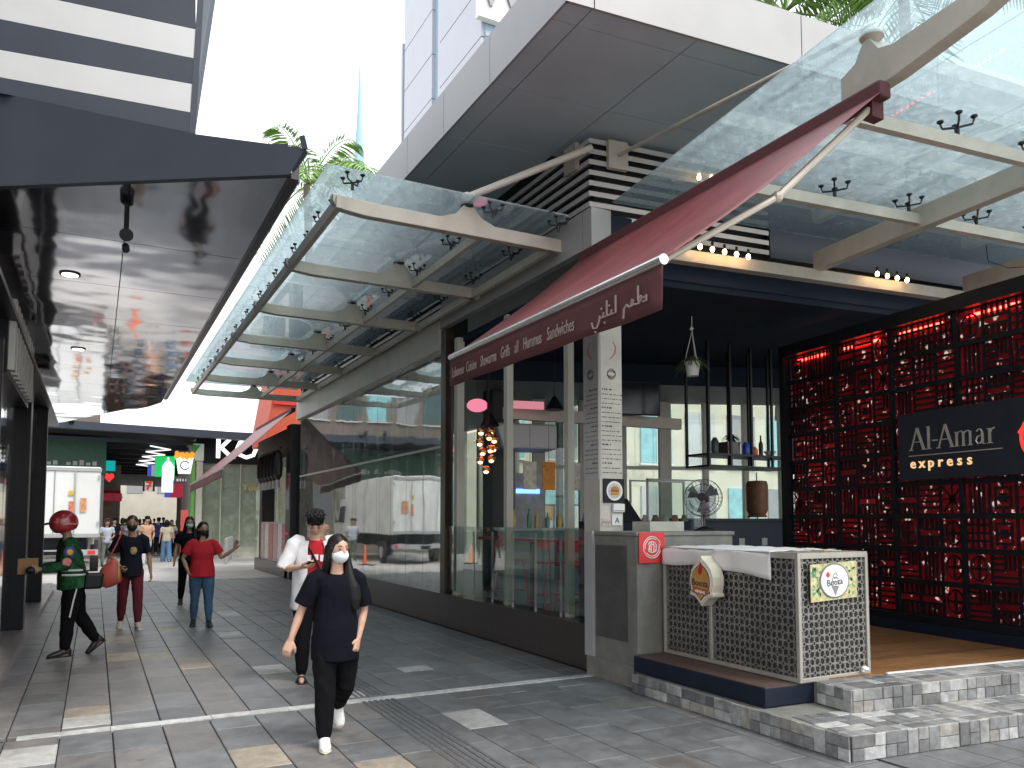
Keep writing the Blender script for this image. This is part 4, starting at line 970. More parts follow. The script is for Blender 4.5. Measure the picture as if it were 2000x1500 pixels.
# television on the cross beam
TV = thing('television', 'black flat television mounted on the cream cross beam', 'television', (8.1,10.8,3.5))
MB().obox((8.08,10.7,3.68),(1,-.35,0),(.35,1,0),(0,0,1),.42,.03,.29).obj('case', m_black, TV, bevel=.008); MB().obox((8.07,10.668,3.68),(1,-.35,0),(.35,1,0),(0,0,1),.395,.004,.265).obj('screen', M('tv_screen', (.008,.01,.014), rough=.12), TV); MB().box(8.05,8.12,10.72,10.85,3.4,3.6).obj('mount', m_black, TV)
# bar counter, döner grill, serving jars
BC = thing('bar_counter', 'dark navy bar counter at the back of the kiosk', 'counter', (9.3,9.8,.34))
MB().box(8.2,11.2,9.5,10.1,.34,1.60).obj('front', m_navy, BC); MB().box(8.15,11.25,9.45,10.15,1.60,1.64).obj('top', m_black, BC)
for x in (8.7,9.2,9.7): MB().box(x,x+.12,9.49,9.5,1.2,1.32).obj('socket', m_grey, BC)
GR = thing('rotisserie', 'brown upright rotisserie of stacked meat', 'rotisserie', (9.9,9.8,1.64))
MB().lathe([(.16,1.66),(.16,1.69),(.14,1.70),(.175,1.78),(.185,2.2),(.165,2.27),(.10,2.28)],(9.92,9.8,0),n=18).obj('meat', M('roast', (.16,.07,.03), rough=.6, var=.4, scale=14), GR, smooth='auto'); MB().tube([(9.92,9.8,1.64),(9.92,9.8,2.42)],.012).obj('spit', m_alu, GR)
dc = thing('display_case', 'glass display case with chrome edges behind the fan', 'display case', (7.2,9.2,1.2))
dcb = MB()
for x in (6.9,7.9):
    for y in (8.9,9.3): dcb.box(x,x+.025,y,y+.025,.34,2.2)
for z in (1.4,2.18):
    dcb.box(6.9,7.925,8.9,8.92,z,z+.025); dcb.box(6.9,7.925,9.305,9.325,z,z+.025)
dcb.obj('frame', m_alu, dc); MB().box(6.93,7.9,8.91,8.915,1.42,2.17).obj('pane', g_bal, dc); MB().box(6.9,7.92,8.9,9.32,.34,1.38).obj('base', m_navy, dc)
for k in range(5):
    x = 7.02+.18*k; o = MB().lathe([(.06,1.43),(.065,1.5),(.06,1.62),(.04,1.66),(.04,1.69)],(x,9.1,0),n=12).obj('glass_jar', M('jar%d'%k, ((.5,.45,.35),(.35,.1,.05),(.6,.55,.45),(.5,.2,.05),(.3,.3,.2))[k], rough=.2)); tag(o, ('cream','dark red','pale','orange','olive')[k]+' filled glass jar inside the display case', 'jar', 'jars in the display case')
fl = thing('flower_vase', 'small vase of white flowers at the end of the bar', 'vase', (10.75,9.7,1.64))
MB().lathe([(.05,1.641),(.06,1.7),(.03,1.8)],(10.75,9.7,0),n=10).obj('vase', m_white, fl); fern((10.75,9.7,1.8),30,.16,8,'stems',fl,m_leaf); 
fb_ = MB()
for k in range(8): fb_.ball((10.75+rr.uniform(-.08,.08),9.7+rr.uniform(-.06,.06),1.92+rr.uniform(-.04,.08)),.03,n=6,m=4)
fb_.obj('blossoms', m_white, fl)
hd = thing('extractor_hood', 'white extractor hood hanging under the cross beam', 'hood', (6.3,11.4,2.8))
MB().prism([(5.7,11.3,3.2),(6.75,11.1,3.2),(6.75,11.1,2.78),(5.85,11.3,2.78)],(.15,.7,0)).obj('hood', m_whitec, hd, bevel=.03)
# festoon bulbs on the front beam
bulb = emis('bulb_glow', (1,.62,.28), 14)
for gi, (s0, n, lab) in enumerate(((1.35,5,'lit filament bulb in the row of five under the front canopy'),(4.05,4,'lit filament bulb in the row of four beside the screen top'))):
    for k in range(n):
        p = FU(s0+.17*k,-.22,CB+.02-.008*k)
        T = thing('filament_bulb', ('first','second','third','fourth','fifth')[k]+' '+lab, 'bulb', tuple(p), group='festoon bulbs '+('over the fan' if gi == 0 else 'over the screen'))
        MB().ball(p,.025,.025,.033,n=10,m=8).obj('glass', bulb, T, smooth=True); MB().tube([p+Vector((0,0,.04)),p+Vector((0,0,.09))],.016,n=8).obj('socket', m_black, T)
# lamps and seats seen through the open bay
m_pinkg = emis('pink_lamp_glow', (1,.28,.42), .4)
def pendant(x, y, z, lab, r=.17, grp=None):
    T = thing('pendant_lamp', lab, 'lamp', (x,y,z), group=grp)
    MB().ball((x,y,z),r,r,r*.62,n=14,m=8).obj('shade', m_pinkg, T, smooth=True); MB().tube([(x,y,z+r*.5),(x,y,cz)],.006,n=5).obj('cord', m_black, T); MB().ball((x-.01,y-.03,z+.02),r*.3,n=8,m=6).obj('lamp_bulb', emis('lamp_core', (1,.75,.8), 6), T)
pendant(5.28,11.1,3.42,'pink oval pendant lamp above the open bay')
pendant(7.2,16.2,3.2,'small pink pendant lamp deep behind the shopfront glass',.12)
PB = thing('black_pendant', 'black cone pendant lamp below the pink lamp', 'lamp', (5.5,11.2,3.1)); MB().lathe([(.16,3.12),(.05,3.3),(.02,3.34)],(5.55,11.2,0),n=16).obj('shade', m_black, PB, smooth='auto'); MB().tube([(5.55,11.2,3.34),(5.55,11.2,cz)],.006,n=5).obj('cord', m_black, PB)
PB = thing('black_pendant', 'black cone pendant lamp beside the menu column', 'lamp', (6.4,10.6,3.3)); MB().lathe([(.16,3.36),(.05,3.54),(.02,3.58)],(6.4,10.6,0),n=16).obj('shade', m_black, PB, smooth='auto'); MB().tube([(6.4,10.6,3.58),(6.4,10.6,cz)],.006,n=5).obj('cord', m_black, PB)
PP = MB().obox((5.95,10.7,3.42),(1,-.2,0),(.2,1,0),(0,0,1),.28,.02,.06).obj('pink_banner', emis('pink_banner_glow', (.9,.35,.42), .3)); tag(PP,'pink lit banner above the cross beam','banner')
CLm = thing('pendant_cluster', 'cluster of copper ball lamps hanging in the open bay', 'lamp', (4.98,10.2,2.5))
rr = random.Random(12); cop = M('copper_shade', (.55,.20,.09), rough=.25, metal=.9); 
for k,(dx,dz) in enumerate(((-.1,.36),(.05,.36),(-.11,.2),(.08,.24),(.0,.28),(-.08,.06),(.03,.10),(.1,.12),(-.1,-.06),(.06,-.04),(-.02,-.2))):
    c = Vector((5.02+dx*.9,10.2-dx*.4+rr.uniform(-.05,.05),2.55+dz)); s_ = MB().ball(c,.062,n=10,m=8).obj('copper_ball', cop, CLm, smooth=True)
    MB().ball(c+Vector((-.01,-.02,-.035)),.04,.04,.03,n=8,m=6).obj('glow', emis('copper_glow', (1,.55,.25), 2.2), CLm)
MB().tube([(5.02,10.2,2.6),(5.02,10.2,cz)],.012,n=6).obj('cord', m_black, CLm)
m_chr = M('red_chair', (.50,.025,.05), rough=.35, var=.15)
def chair(x, y, rz, lab):
    T = thing('bar_stool', lab, 'stool', (x,y,.34), rz, group='red stools behind the balustrade')
    for sx in (-1,1):
        for sy in (-1,1):
            link('leg', MB().tube([(sx*.20,sy*.20,0),(sx*.13,sy*.13,.68)],.013,n=6).mesh('leg'), m_chr, T, local=True)
    link('seat', MB().box(-.18,.18,-.18,.18,.68,.71).mesh('seat'), m_chr, T, local=True)
    link('footrest', MB().tube([(-.175,-.175,.25),(.175,-.175,.25),(.175,.175,.25),(-.175,.175,.25),(-.175,-.175,.25)],.01,n=5).mesh('footrest'), m_chr, T, local=True)
    link('backrest', MB().box(-.17,.17,.165,.185,.86,1.0).tube([(-.16,.17,.7),(-.16,.175,.9)],.01,n=5).tube([(.16,.17,.7),(.16,.175,.9)],.01,n=5).mesh('backrest'), m_chr, T, local=True)
for k,(x,y,rz,lab) in enumerate(((5.35,7.8,.3,'red metal stool nearest the menu column behind the balustrade'),(5.4,8.5,-.2,'red metal stool second from the menu column behind the balustrade'),(5.9,8.1,1.2,'red metal stool set back beside the till counter'),(5.5,9.3,.1,'red metal stool third from the menu column behind the balustrade'),(6.1,9.2,2,'red metal stool in the second row behind the balustrade'),(5.4,10.2,.5,'red metal stool beside the cream mullion posts'))): chair(x,y,rz,lab)
dp = thing('dark_pillar', 'dark square pillar standing inside the open bay', 'pillar', (6.5,12.6,.34)); MB().box(6.3,6.75,12.6,13.0,.34,3.99).obj('shaft', M('pillar_dark', (.018,.017,.022), rough=.4), dp)
lp = thing('light_panel', 'pale notice panel with a blue strip light inside the open bay', 'panel', (7.25,13.0,1.2)); MB().box(6.95,7.6,13.0,13.05,1.0,2.5).obj('panel', M('panel_grey', (.5,.5,.52), rough=.5, var=.3, scale=6), lp); MB().box(7.0,7.5,12.985,13.0,2.12,2.2).obj('strip', emis('blue_strip', (.1,.25,1), 2.2), lp)
for k,(x,y,c,lab) in enumerate(((6.0,10.9,(.6,.56,.45),'cream paper sign hung left of the orange notice'),(6.35,10.9,(.65,.25,.04),'orange notice hung below the cross beam'),(6.8,10.85,(.55,.5,.42),'pale paper sign hung below the hood'),(7.25,10.85,(.35,.4,.33),'grey green sign hung near the menu column'))):
    T_ = thing('hanging_sign', lab, 'sign', (x,y,2.3)); MB().box(x,x+.24,y,y+.015,2.1,2.55).obj('sheet', M('hang%d'%k, c, rough=.6, var=.4, scale=14), T_); MB().tube([(x+.12,y,2.55),(x+.12,y,3.22)],.004,n=4).obj('cord', m_black, T_)
SB = thing('service_bar', 'teal tiled service bar with bottles inside the open bay', 'counter', (6.3,10.6,.34)); MB().box(5.6,7.6,10.5,11.0,.34,1.45).obj('front', M('bar_teal', (.10,.22,.22), rough=.25, var=.4, scale=5), SB); MB().box(5.55,7.65,10.45,11.05,1.45,1.49).obj('top', m_alu, SB)
rr = random.Random(31)
for k in range(9):
    x = 5.75+k*.2; c = rr.choice(((.5,.3,.05),(.05,.2,.12),(.55,.5,.4),(.3,.05,.05),(.1,.15,.35))); h = rr.uniform(.22,.34)
    o = MB().lathe([(.035,1.491),(.037,1.491+h*.6),(.013,1.491+h*.8),(.013,1.491+h)],(x,10.7+rr.uniform(-.1,.1),0),n=10).obj('bottle', M('btl%d'%k, c, rough=.2), smooth='auto'); tag(o, ('first','second','third','fourth','fifth','sixth','seventh','eighth','ninth')[k]+' bottle from the left on the service bar', 'bottle', 'bottles on the service bar')
tt = thing('bar_table', 'long red edged bar table behind the balustrade', 'table', (5.4,9,.34)); MB().box(5.05,5.32,7.5,10.6,1.33,1.37).obj('top', m_chr, tt)
for y in (7.7,9.1,10.4): MB().box(5.14,5.2,y,y+.06,.34,1.33).obj('leg', m_black, tt)
# ================================================================== people
from mathutils import noise as mnoise
def remesh(mb, name, voxel, smooth=4, fold=0., fs=9., stretch=(1,1,1), seed=0.):
    me = mb.mesh(name+'_raw'); fixn(me); o = bpy.data.objects.new('tmp', me); TMP.collection.objects.link(o)
    r = o.modifiers.new('r','REMESH'); r.mode = 'VOXEL'; r.voxel_size = voxel
    s = o.modifiers.new('s','SMOOTH'); s.factor = .5; s.iterations = smooth
    TMP.view_layers[0].update(); dg = TMP.view_layers[0].depsgraph; m2 = bpy.data.meshes.new_from_object(o.evaluated_get(dg)); m2.name = name
    bpy.data.objects.remove(o); bpy.data.meshes.remove(me)
    if fold:
        sv = Vector(stretch); off = Vector((seed*3.1,seed*1.7,seed))
        n_ = len(m2.vertices); co = np.empty(n_*3); no = np.empty(n_*3)
        m2.vertices.foreach_get('co', co); m2.vertices.foreach_get('normal', no)
        d = np.empty(n_)
        for i, q in enumerate((co.reshape(-1,3)*np.array(sv)*fs+np.array(off)).tolist()):
            p = Vector(q); d[i] = .7*(1-2*abs(mnoise.noise(p+mnoise.noise_vector(p*.5)*.8)))+.5*mnoise.noise(p*2.3)
        m2.vertices.foreach_set('co', co+no*np.repeat(d*fold,3))
        m2.update()
    return m2
def ring(mb, c, ax, ay, n=18, prev=None):
    o = len(mb.v)
    for j in range(n):
        t = 2*PI*j/n; mb.v.append(tuple(Vector(c)+Vector(ax)*math.cos(t)+Vector(ay)*math.sin(t)))
    if prev is not None:
        for j in range(n): mb.f.append((prev+j, prev+(j+1)%n, o+(j+1)%n, o+j))
    return o
def loft(mb, secs, n=18):
    """secs: (centre, x half-axis vector, y half-axis vector)"""
    p = None; first = None
    for c, ax, ay in secs:
        p = ring(mb, c, ax, ay, n, p); first = p if first is None else first
    mb.f.append(tuple(first+j for j in range(n))[::-1]); mb.f.append(tuple(p+j for j in range(n)))
def limb(mb, pts, rad, n=14):
    """tube with rounded ends"""
    pts = [Vector(p) for p in pts]; d0 = (pts[0]-pts[1]).normalized(); d1 = (pts[-1]-pts[-2]).normalized()
    P = [pts[0]+d0*rad[0]*k for k in (.95,.7)]+pts+[pts[-1]+d1*rad[-1]*k for k in (.7,.95)]
    Rr = [rad[0]*.3,rad[0]*.72]+list(rad)+[rad[-1]*.72,rad[-1]*.3]
    mb.tube(P, Rr, n=n)
def person(label, pos, rz, H, pose, top, bottom, skin, hair, shoes, voxel=.008, female=True, group=None, extras=None, fat=1., mask=None, sleeve=.62, pants='long', tophem=.0, loose=1., fingers=True, face=True):
    T = thing('person', label, 'person', (pos[0],pos[1],0), rz, group)
    X, F, Z = Vector((1,0,0)), Vector((0,-1,0)), Vector((0,0,1))
    tl, ts = pose.get('lean',0.), pose.get('side',0.)
    sp = Vector((math.sin(ts), -math.sin(tl), math.cos(tl))).normalized(); fwd = X.cross(sp)*-1; fwd = (fwd if fwd.y < 0 else -fwd).normalized()
    tw = pose.get('twist',0.); SXv = (X*math.cos(tw)+fwd*math.sin(tw)).normalized()
    J = {}
    hip = Vector((0,0,.52*H))
    def ldir(f, s): return Vector((math.sin(s), -math.sin(f)*math.cos(s), -math.cos(f)*math.cos(s)))
    feet = []
    for k, sx in (('L',1),('R',-1)):
        th, sh, spl = pose['leg'+k]
        h = hip+X*sx*.052*H; kn = h+ldir(th,sx*spl)*.238*H; an = kn+ldir(sh,sx*spl*.6)*.238*H
        J['hip'+k], J['kn'+k], J['an'+k] = h, kn, an
        pit = pose.get('foot'+k,0.); toe = (F*math.cos(pit)+Z*-math.sin(pit)+X*sx*.12).normalized(); feet.append((k,an,toe))
    J['sp0'] = sp
    low = min(min(an.z-.040*H, (an+toe*.10*H).z-.028*H) for k,an,toe in feet); dz = -low
    for k in J: J[k] = J[k]+Z*dz if k != 'sp0' else J[k]
    hip = hip+Z*dz
    sh = hip+sp*.29*H; neck = hip+sp*.325*H
    hy, hp, hr_ = pose.get('head',(0,0,0))
    HR = Euler((hp,hr_,hy)).to_matrix() @ Matrix.Rotation(0,3,'X')
    hc = neck+sp*.035*H+HR@Vector((0,-.012*H,.062*H))
    for k, sx in (('L',1),('R',-1)):
        up, lo = pose['arm'+k]; up = Vector(up).normalized(); lo = Vector(lo).normalized()
        s = sh+SXv*sx*(.097 if female else .108)*H; e = s+up*.168*H; w = e+lo*.148*H
        J['s'+k], J['e'+k], J['w'+k] = s, e, w; J['up'+k], J['lo'+k] = up, lo
    f = fat
    # ---- body, one skin
    b = MB()
    loft(b, [(hip-sp*.03*H, X*.082*H*f, fwd*.06*H*f),(hip+sp*.03*H, X*.085*H*f, fwd*.06*H*f),(hip+sp*.10*H, X*.070*H*f, fwd*.05*H*f),(hip+sp*.19*H, SXv*.078*H*f, fwd*.058*H*f),(hip+sp*.26*H, SXv*.09*H, fwd*.052*H),(sh+sp*.012*H, SXv*.06*H, fwd*.035*H)])
    limb(b, [neck-sp*.03*H, neck+sp*.02*H, hc-HR@Vector((0,-.01*H,.03*H))], [.034*H,.030*H,.031*H])
    hw, hd, hh = .0465*H, .058*H, .069*H
    def headfn(p, q):
        q = Vector((p.x*hw, p.y*hd, p.z*hh))
        if p.z < -.1: k = 1+.36*(p.z+.1); q.x *= k; q.y *= (1+.16*(p.z+.1)); q.y -= .006*H*(-p.z) if p.y < 0 else 0
        if p.y < -.4 and -.2 < p.z < .35: q.y *= .97
        return q
    b.ball(hc, 1,1,1, n=20, m=14, fn=lambda p,q: headfn(p,q), rot=HR)
    if face:
        b.ball(hc+HR@Vector((0,-.058*H,-.012*H)), .0085*H,.011*H,.014*H, n=10, m=8, rot=HR); b.ball(hc+HR@Vector((0,-.056*H,.004*H)), .006*H,.007*H,.016*H, n=8, m=6, rot=HR)
        b.ball(hc+HR@Vector((0,-.052*H,-.034*H)), .016*H,.008*H,.006*H, n=10, m=6, rot=HR)
        for sx in (1,-1): b.ball(hc+HR@Vector((sx*.047*H,.004*H,-.004*H)), .006*H,.011*H,.018*H, n=8, m=6, rot=HR)
    for k, sx in (('L',1),('R',-1)):
        limb(b, [J['s'+k],J['s'+k]*.5+J['e'+k]*.5,J['e'+k],J['e'+k]*.6+J['w'+k]*.4,J['w'+k]], [.026*H*f,.025*H*f,.0205*H,.021*H,.0145*H])
        d = J['lo'+k]; wv = J['w'+k]; hd_ = pose.get('hand'+k,{}); d = Vector(hd_.get('dir',d)).normalized()
        nrm = Vector(hd_.get('palm',(-sx,0,0))); nrm = (nrm-d*nrm.dot(d)).normalized(); sd_ = d.cross(nrm); curl = hd_.get('curl',.45)
        thumb_side = sd_ if sd_.dot(F) > 0 else -sd_
        if 'thumb' in hd_: thumb_side = sd_*hd_['thumb']
        loft(b, [(wv-d*.01*H, sd_*.0135*H, nrm*.0115*H),(wv+d*.02*H, sd_*.021*H, nrm*.0115*H),(wv+d*.048*H, sd_*.0245*H, nrm*.0105*H),(wv+d*.060*H, sd_*.023*H, nrm*.009*H)], n=12)
        J['palm'+k] = wv+d*.05*H+nrm*.012*H; J['nrm'+k] = nrm; J['hd'+k] = d
        if fingers:
            for q in range(4):
                off = (-.0175+.0117*q)*H; ln = (.038,.046,.050,.045)[q]*H if thumb_side.dot(sd_) > 0 else (.045,.050,.046,.038)[q]*H
                p0 = wv+d*.052*H+sd_*off; a = curl*.5; pts = [p0]; r0 = .0062*H
                for seg in range(3):
                    pts.append(pts[-1]+(d*math.cos(a)+nrm*math.sin(a))*ln*(.42,.33,.27)[seg]); a += curl*1.15
                b.tube(pts+[pts[-1]+(pts[-1]-pts[-2])*.12], [r0,r0*.98,r0*.9,r0*.8,r0*.35], n=8)
            p0 = wv+d*.014*H+thumb_side*.017*H; td = (d*.75+thumb_side*.62+nrm*.25).normalized(); td2 = (d*.9+nrm*(.2+curl*.5)+thumb_side*.15).normalized()
            b.tube([p0,p0+td*.026*H,p0+td*.026*H+td2*.022*H,p0+td*.026*H+td2*.028*H],[.0085*H,.0072*H,.006*H,.003*H],n=8)
        limb(b, [J['hip'+k],J['hip'+k]*.5+J['kn'+k]*.5,J['kn'+k],J['kn'+k]*.65+J['an'+k]*.35,J['an'+k]], [.046*H*f,.039*H*f,.027*H,.028*H*f,.017*H])
    for k, an, toe in feet:
        an = J['an'+k]; dn = (toe.cross(X)).normalized(); dn = dn if dn.z < 0 else -dn
        limb(b, [an-toe*.015*H+dn*.018*H, an+toe*.045*H+dn*.022*H, an+toe*.088*H+dn*.028*H],[.021*H,.02*H,.013*H], n=10)
    link('body', remesh(b,'body',voxel,3), skin, T, smooth=True, local=True)
    # ---- trousers
    if bottom:
        b = MB(); lo_ = loose
        loft(b, [(hip-sp*.045*H, X*.088*H*f*lo_, fwd*.066*H*f*lo_),(hip+sp*.02*H, X*.092*H*f, fwd*.067*H*f),(hip+sp*.085*H, X*.078*H*f, fwd*.058*H*f)])
        for k in 'LR':
            h, kn, an = J['hip'+k],J['kn'+k],J['an'+k]
            if pants == 'long': limb(b,[h,h*.5+kn*.5,kn,kn*.5+an*.5,an+(kn-an)*.10],[.056*H*f*lo_,.052*H*f*lo_,.042*H*lo_,.038*H*lo_,.030*H*lo_])
            elif pants == 'wide': limb(b,[h,h*.5+kn*.5,kn,kn*.5+an*.5,an+(kn-an)*.04],[.058*H*f,.056*H,.054*H,.056*H,.06*H])
            elif pants == 'skinny': limb(b,[h,h*.5+kn*.5,kn,kn*.5+an*.5,an+(kn-an)*.12],[.056*H*f,.050*H*f,.041*H,.037*H,.027*H])
            elif pants == 'shorts': limb(b,[h,h*.5+kn*.5,kn*.92+an*.08],[.06*H*f,.06*H*f,.055*H*f])
        link('trousers', remesh(b,'trousers',voxel,3,fold=.007*lo_,fs=11,stretch=(1,1,.55),seed=H), bottom, T, smooth=True, local=True)
    # ---- top
    b = MB(); hem = tophem
    loft(b, [(hip+sp*(-.02-hem)*H, X*.103*H*f*loose, fwd*.087*H*f*loose),(hip+sp*.05*H, X*.097*H*f*loose, fwd*.078*H*f*loose),(hip+sp*.12*H, X*.086*H*f*loose, fwd*.066*H*f*loose),(hip+sp*.2*H, SXv*.094*H*f, fwd*.071*H*f),(hip+sp*.255*H, SXv*.104*H, fwd*.062*H),(sh+sp*.006*H, SXv*.085*H, fwd*.046*H),(sh+sp*.016*H-fwd*.010*H, SXv*.046*H, fwd*.034*H)])
    for k, sx in (('L',1),('R',-1)):
        s, e, w = J['s'+k],J['e'+k],J['w'+k]
        if sleeve <= 1: q = s*(1-sleeve)+e*sleeve; b.tube([s-SXv*sx*.045*H+J['sp0']*-.004*H,s-SXv*sx*.012*H,s+J['up'+k]*.012*H+SXv*sx*.004*H,s*.55+q*.45,q],[.030*H,.041*H,.0405*H,.038*H*loose*f,.0385*H*loose*f],n=16)
        else: b.tube([s-SXv*sx*.045*H,s-SXv*sx*.012*H,s+J['up'+k]*.012*H,s*.5+e*.5,e,e*.5+w*.5,e*(2-sleeve)+w*(sleeve-1)],[.03*H,.042*H,.042*H,.037*H*loose,.034*H*loose,.029*H*loose,.024*H*loose],n=16)
    link('top', remesh(b,'top',voxel,4,fold=.006*loose,fs=8,stretch=(1,1,.6),seed=H*2), top, T, smooth=True, local=True)
    # ---- shoes
    for k, an, toe in feet:
        an = J['an'+k]; dn = (toe.cross(X)).normalized(); dn = dn if dn.z < 0 else -dn; sd_ = toe.cross(dn)
        if shoes.get('kind') == 'sandal':
            s_ = MB(); loft(s_, [(an+dn*.042*H+toe*t*H, sd_*w*H, dn*.008*H) for t,w in ((-.045,.012),(-.03,.022),(.03,.024),(.075,.028),(.1,.022),(.112,.01))], n=14); o = link('sandal', s_.mesh('sandal'), shoes['mat'], T, smooth='auto', local=True)
            b = MB(); b.tube([an+toe*.06*H+sd_*.027*H+dn*.038*H,an+toe*.055*H+sd_*.015*H+dn*.006*H,an+toe*.055*H-sd_*.015*H+dn*.006*H,an+toe*.06*H-sd_*.027*H+dn*.038*H],.009*H,n=8); link('strap', b.mesh('strap'), shoes['mat'], T, smooth=True, local=True)
        else:
            b = MB(); loft(b, [(an-toe*.044*H+dn*.012*H, sd_*.012*H, dn*.018*H),(an-toe*.03*H+dn*.0*H, sd_*.024*H, dn*.034*H),(an+toe*.0*H-dn*.0*H, sd_*.026*H, dn*.034*H),(an+toe*.04*H+dn*.014*H, sd_*.027*H, dn*.023*H),(an+toe*.085*H+dn*.022*H, sd_*.027*H, dn*.016*H),(an+toe*.108*H+dn*.026*H, sd_*.018*H, dn*.011*H)], n=16)
            o = link('shoe', remesh(b,'shoe',voxel*.9,3), shoes['mat'], T, smooth=True, local=True)
            b = MB(); loft(b, [(an+dn*.036*H+toe*t*H, sd_*w*H, dn*.007*H) for t,w in ((-.048,.014),(-.035,.025),(.03,.027),(.08,.029),(.105,.021),(.113,.012))], n=16); link('sole', b.mesh('sole'), shoes.get('sole',shoes['mat']), o, smooth='auto', local=True)
    # ---- hair, eyes, mask
    b = MB(); hm, hk = hair
    if hk:
        b.ball(hc+HR@Vector((0,.0065*H,.0175*H)), .0505*H,.0565*H,.061*H, n=18, m=12, rot=HR)
        if hk == 'long':
            loft(b, [(hc+HR@Vector((0,.03*H,.02*H)), X*.05*H, F*.035*H),(hc+HR@Vector((0,.04*H,-.06*H)), X*.055*H, F*.03*H),(neck+sp*-.05*H-fwd*.07*H, X*.07*H, F*.025*H),(neck+sp*-.16*H-fwd*.07*H, X*.06*H, F*.018*H),(neck-sp*.22*H-fwd*.06*H, X*.03*H, F*.01*H)])
            loft(b, [(hc+HR@Vector((.044*H,0,.01*H)), X*.014*H, F*.03*H),(hc+HR@Vector((.05*H,.0,-.05*H)), X*.016*H, F*.028*H),(neck+X*.058*H+fwd*.02*H-sp*.02*H, X*.026*H, F*.03*H),(neck+X*.072*H+fwd*.045*H-sp*.08*H, X*.036*H, F*.024*H),(neck+X*.080*H+fwd*.055*H-sp*.14*H, X*.032*H, F*.016*H),(neck+X*.084*H+fwd*.06*H-sp*.19*H, X*.016*H, F*.006*H)], n=12)
            loft(b, [(hc+HR@Vector((-.043*H,.0,.01*H)), X*.012*H, F*.03*H),(hc+HR@Vector((-.05*H,.012*H,-.05*H)), X*.013*H, F*.025*H),(neck-X*.06*H-fwd*.02*H-sp*.03*H, X*.02*H, F*.02*H),(neck-X*.07*H-fwd*.05*H-sp*.10*H, X*.02*H, F*.015*H)], n=12)
        elif hk == 'bob':
            loft(b, [(hc+HR@Vector((0,.022*H,.03*H)), X*.054*H, F*.045*H),(hc+HR@Vector((0,.024*H,-.02*H)), X*.06*H, F*.042*H),(hc+HR@Vector((0,.026*H,-.075*H)), X*.058*H, F*.036*H),(hc+HR@Vector((0,.026*H,-.10*H)), X*.04*H, F*.022*H)])
        elif hk == 'short':
            b.ball(hc+HR@Vector((0,.003*H,.030*H)), .0515*H,.060*H,.050*H, n=16, m=10, rot=HR)
            for q in range(40):
                a = q*2.4; r = .046*H*math.sqrt(q/40); zt = .030*H+.05*H*math.sqrt(max(0,1-(r/(.054*H))**2)); p = hc+HR@Vector((r*math.cos(a),r*math.sin(a)*1.1,zt-.006*H)); b.tube([p,p+HR@Vector((r*.25*math.cos(a),r*.25*math.sin(a)-.004*H,.010*H)),p+HR@Vector((r*.42*math.cos(a),r*.4*math.sin(a)-.010*H,.018*H))],[.009*H,.007*H,.002*H],n=6)
        elif hk == 'bun':
            b.ball(hc+HR@Vector((0,.05*H,.03*H)), .026*H, n=10, m=8)
        link('hair', remesh(b,'hair',voxel*.9,2,fold=.0025,fs=40,stretch=(1,1,.15)), hm, T, smooth=True, local=True)
    if face:
        for sx in (1,-1):
            link('eye', MB().ball(hc+HR@Vector((sx*.0195*H,-.0525*H,.001*H)), .0075*H,.004*H,.0038*H, n=8, m=6, rot=HR).mesh('eye'), M('eye_dark', (.015,.01,.008), rough=.2), T, smooth=True, local=True)
            link('eyebrow', MB().tube([hc+HR@Vector((sx*.010*H,-.0555*H,.014*H)),hc+HR@Vector((sx*.02*H,-.0545*H,.0175*H)),hc+HR@Vector((sx*.031*H,-.0475*H,.0145*H))],[.0016*H,.0022*H,.001*H],n=6).mesh('eyebrow'), hm, T, local=True)
    if mask:
        def mf(p, q): q.y -= .008*H*(1-abs(p.x))**.7 if p.y < 0 else 0; q.x *= 1-.18*max(0,-p.z); return q
        link('face_mask', MB().ball(hc+HR@Vector((0,-.014*H,-.031*H)), .0425*H,.0455*H,.0375*H, n=18, m=12, fn=mf, rot=HR).mesh('face_mask'), mask, T, smooth=True, local=True)
        for sx in (1,-1): link('mask_loop', MB().tube([hc+HR@Vector((sx*.042*H,-.02*H,-.02*H)),hc+HR@Vector((sx*.05*H,.0,-.0*H)),hc+HR@Vector((sx*.051*H,.012*H,-.006*H))],.0016*H,n=5).mesh('mask_loop'), mask, T, local=True)
    J.update(dict(hip=hip,sh=sh,neck=neck,hc=hc,HR=HR,sp=sp,fwd=fwd,SX=SXv)); return T, J
sk1 = M('skin_light', (.50,.30,.21), rough=.5, var=.08, scale=12, sub=.08); sk2 = M('skin_tan', (.36,.20,.13), rough=.5, var=.1, scale=12, sub=.06)
hairb = M('hair_black', (.006,.005,.005), spec=.25, rough=.45, var=.3, scale=30, stretch=(1,1,.1)); hairbr = M('hair_brown', (.03,.018,.012), rough=.4, var=.3, scale=30)
def cl(n, c, rough=.9, var=.15): return M('cloth_'+n, c, rough=rough, var=var, scale=14, bump=.15, bscale=180, spec=.12)
c_blk = cl('black', (.0045,.005,.009)); c_pant = cl('charcoal', (.005,.005,.006)); c_white = cl('white', (.70,.69,.70)); c_red = cl('red', (.40,.02,.03)); c_mar = cl('maroon', (.11,.018,.025)); c_jean = cl('denim', (.06,.12,.20)); c_jeanl = cl('denim_light', (.13,.24,.40)); c_navy = cl('navy', (.009,.010,.018))
m_maskw = M('mask_white', (.76,.77,.78), rough=.8, var=.04); m_maskb = M('mask_black', (.012,.012,.013), rough=.8); m_maskg = M('mask_green', (.45,.6,.55), rough=.8)
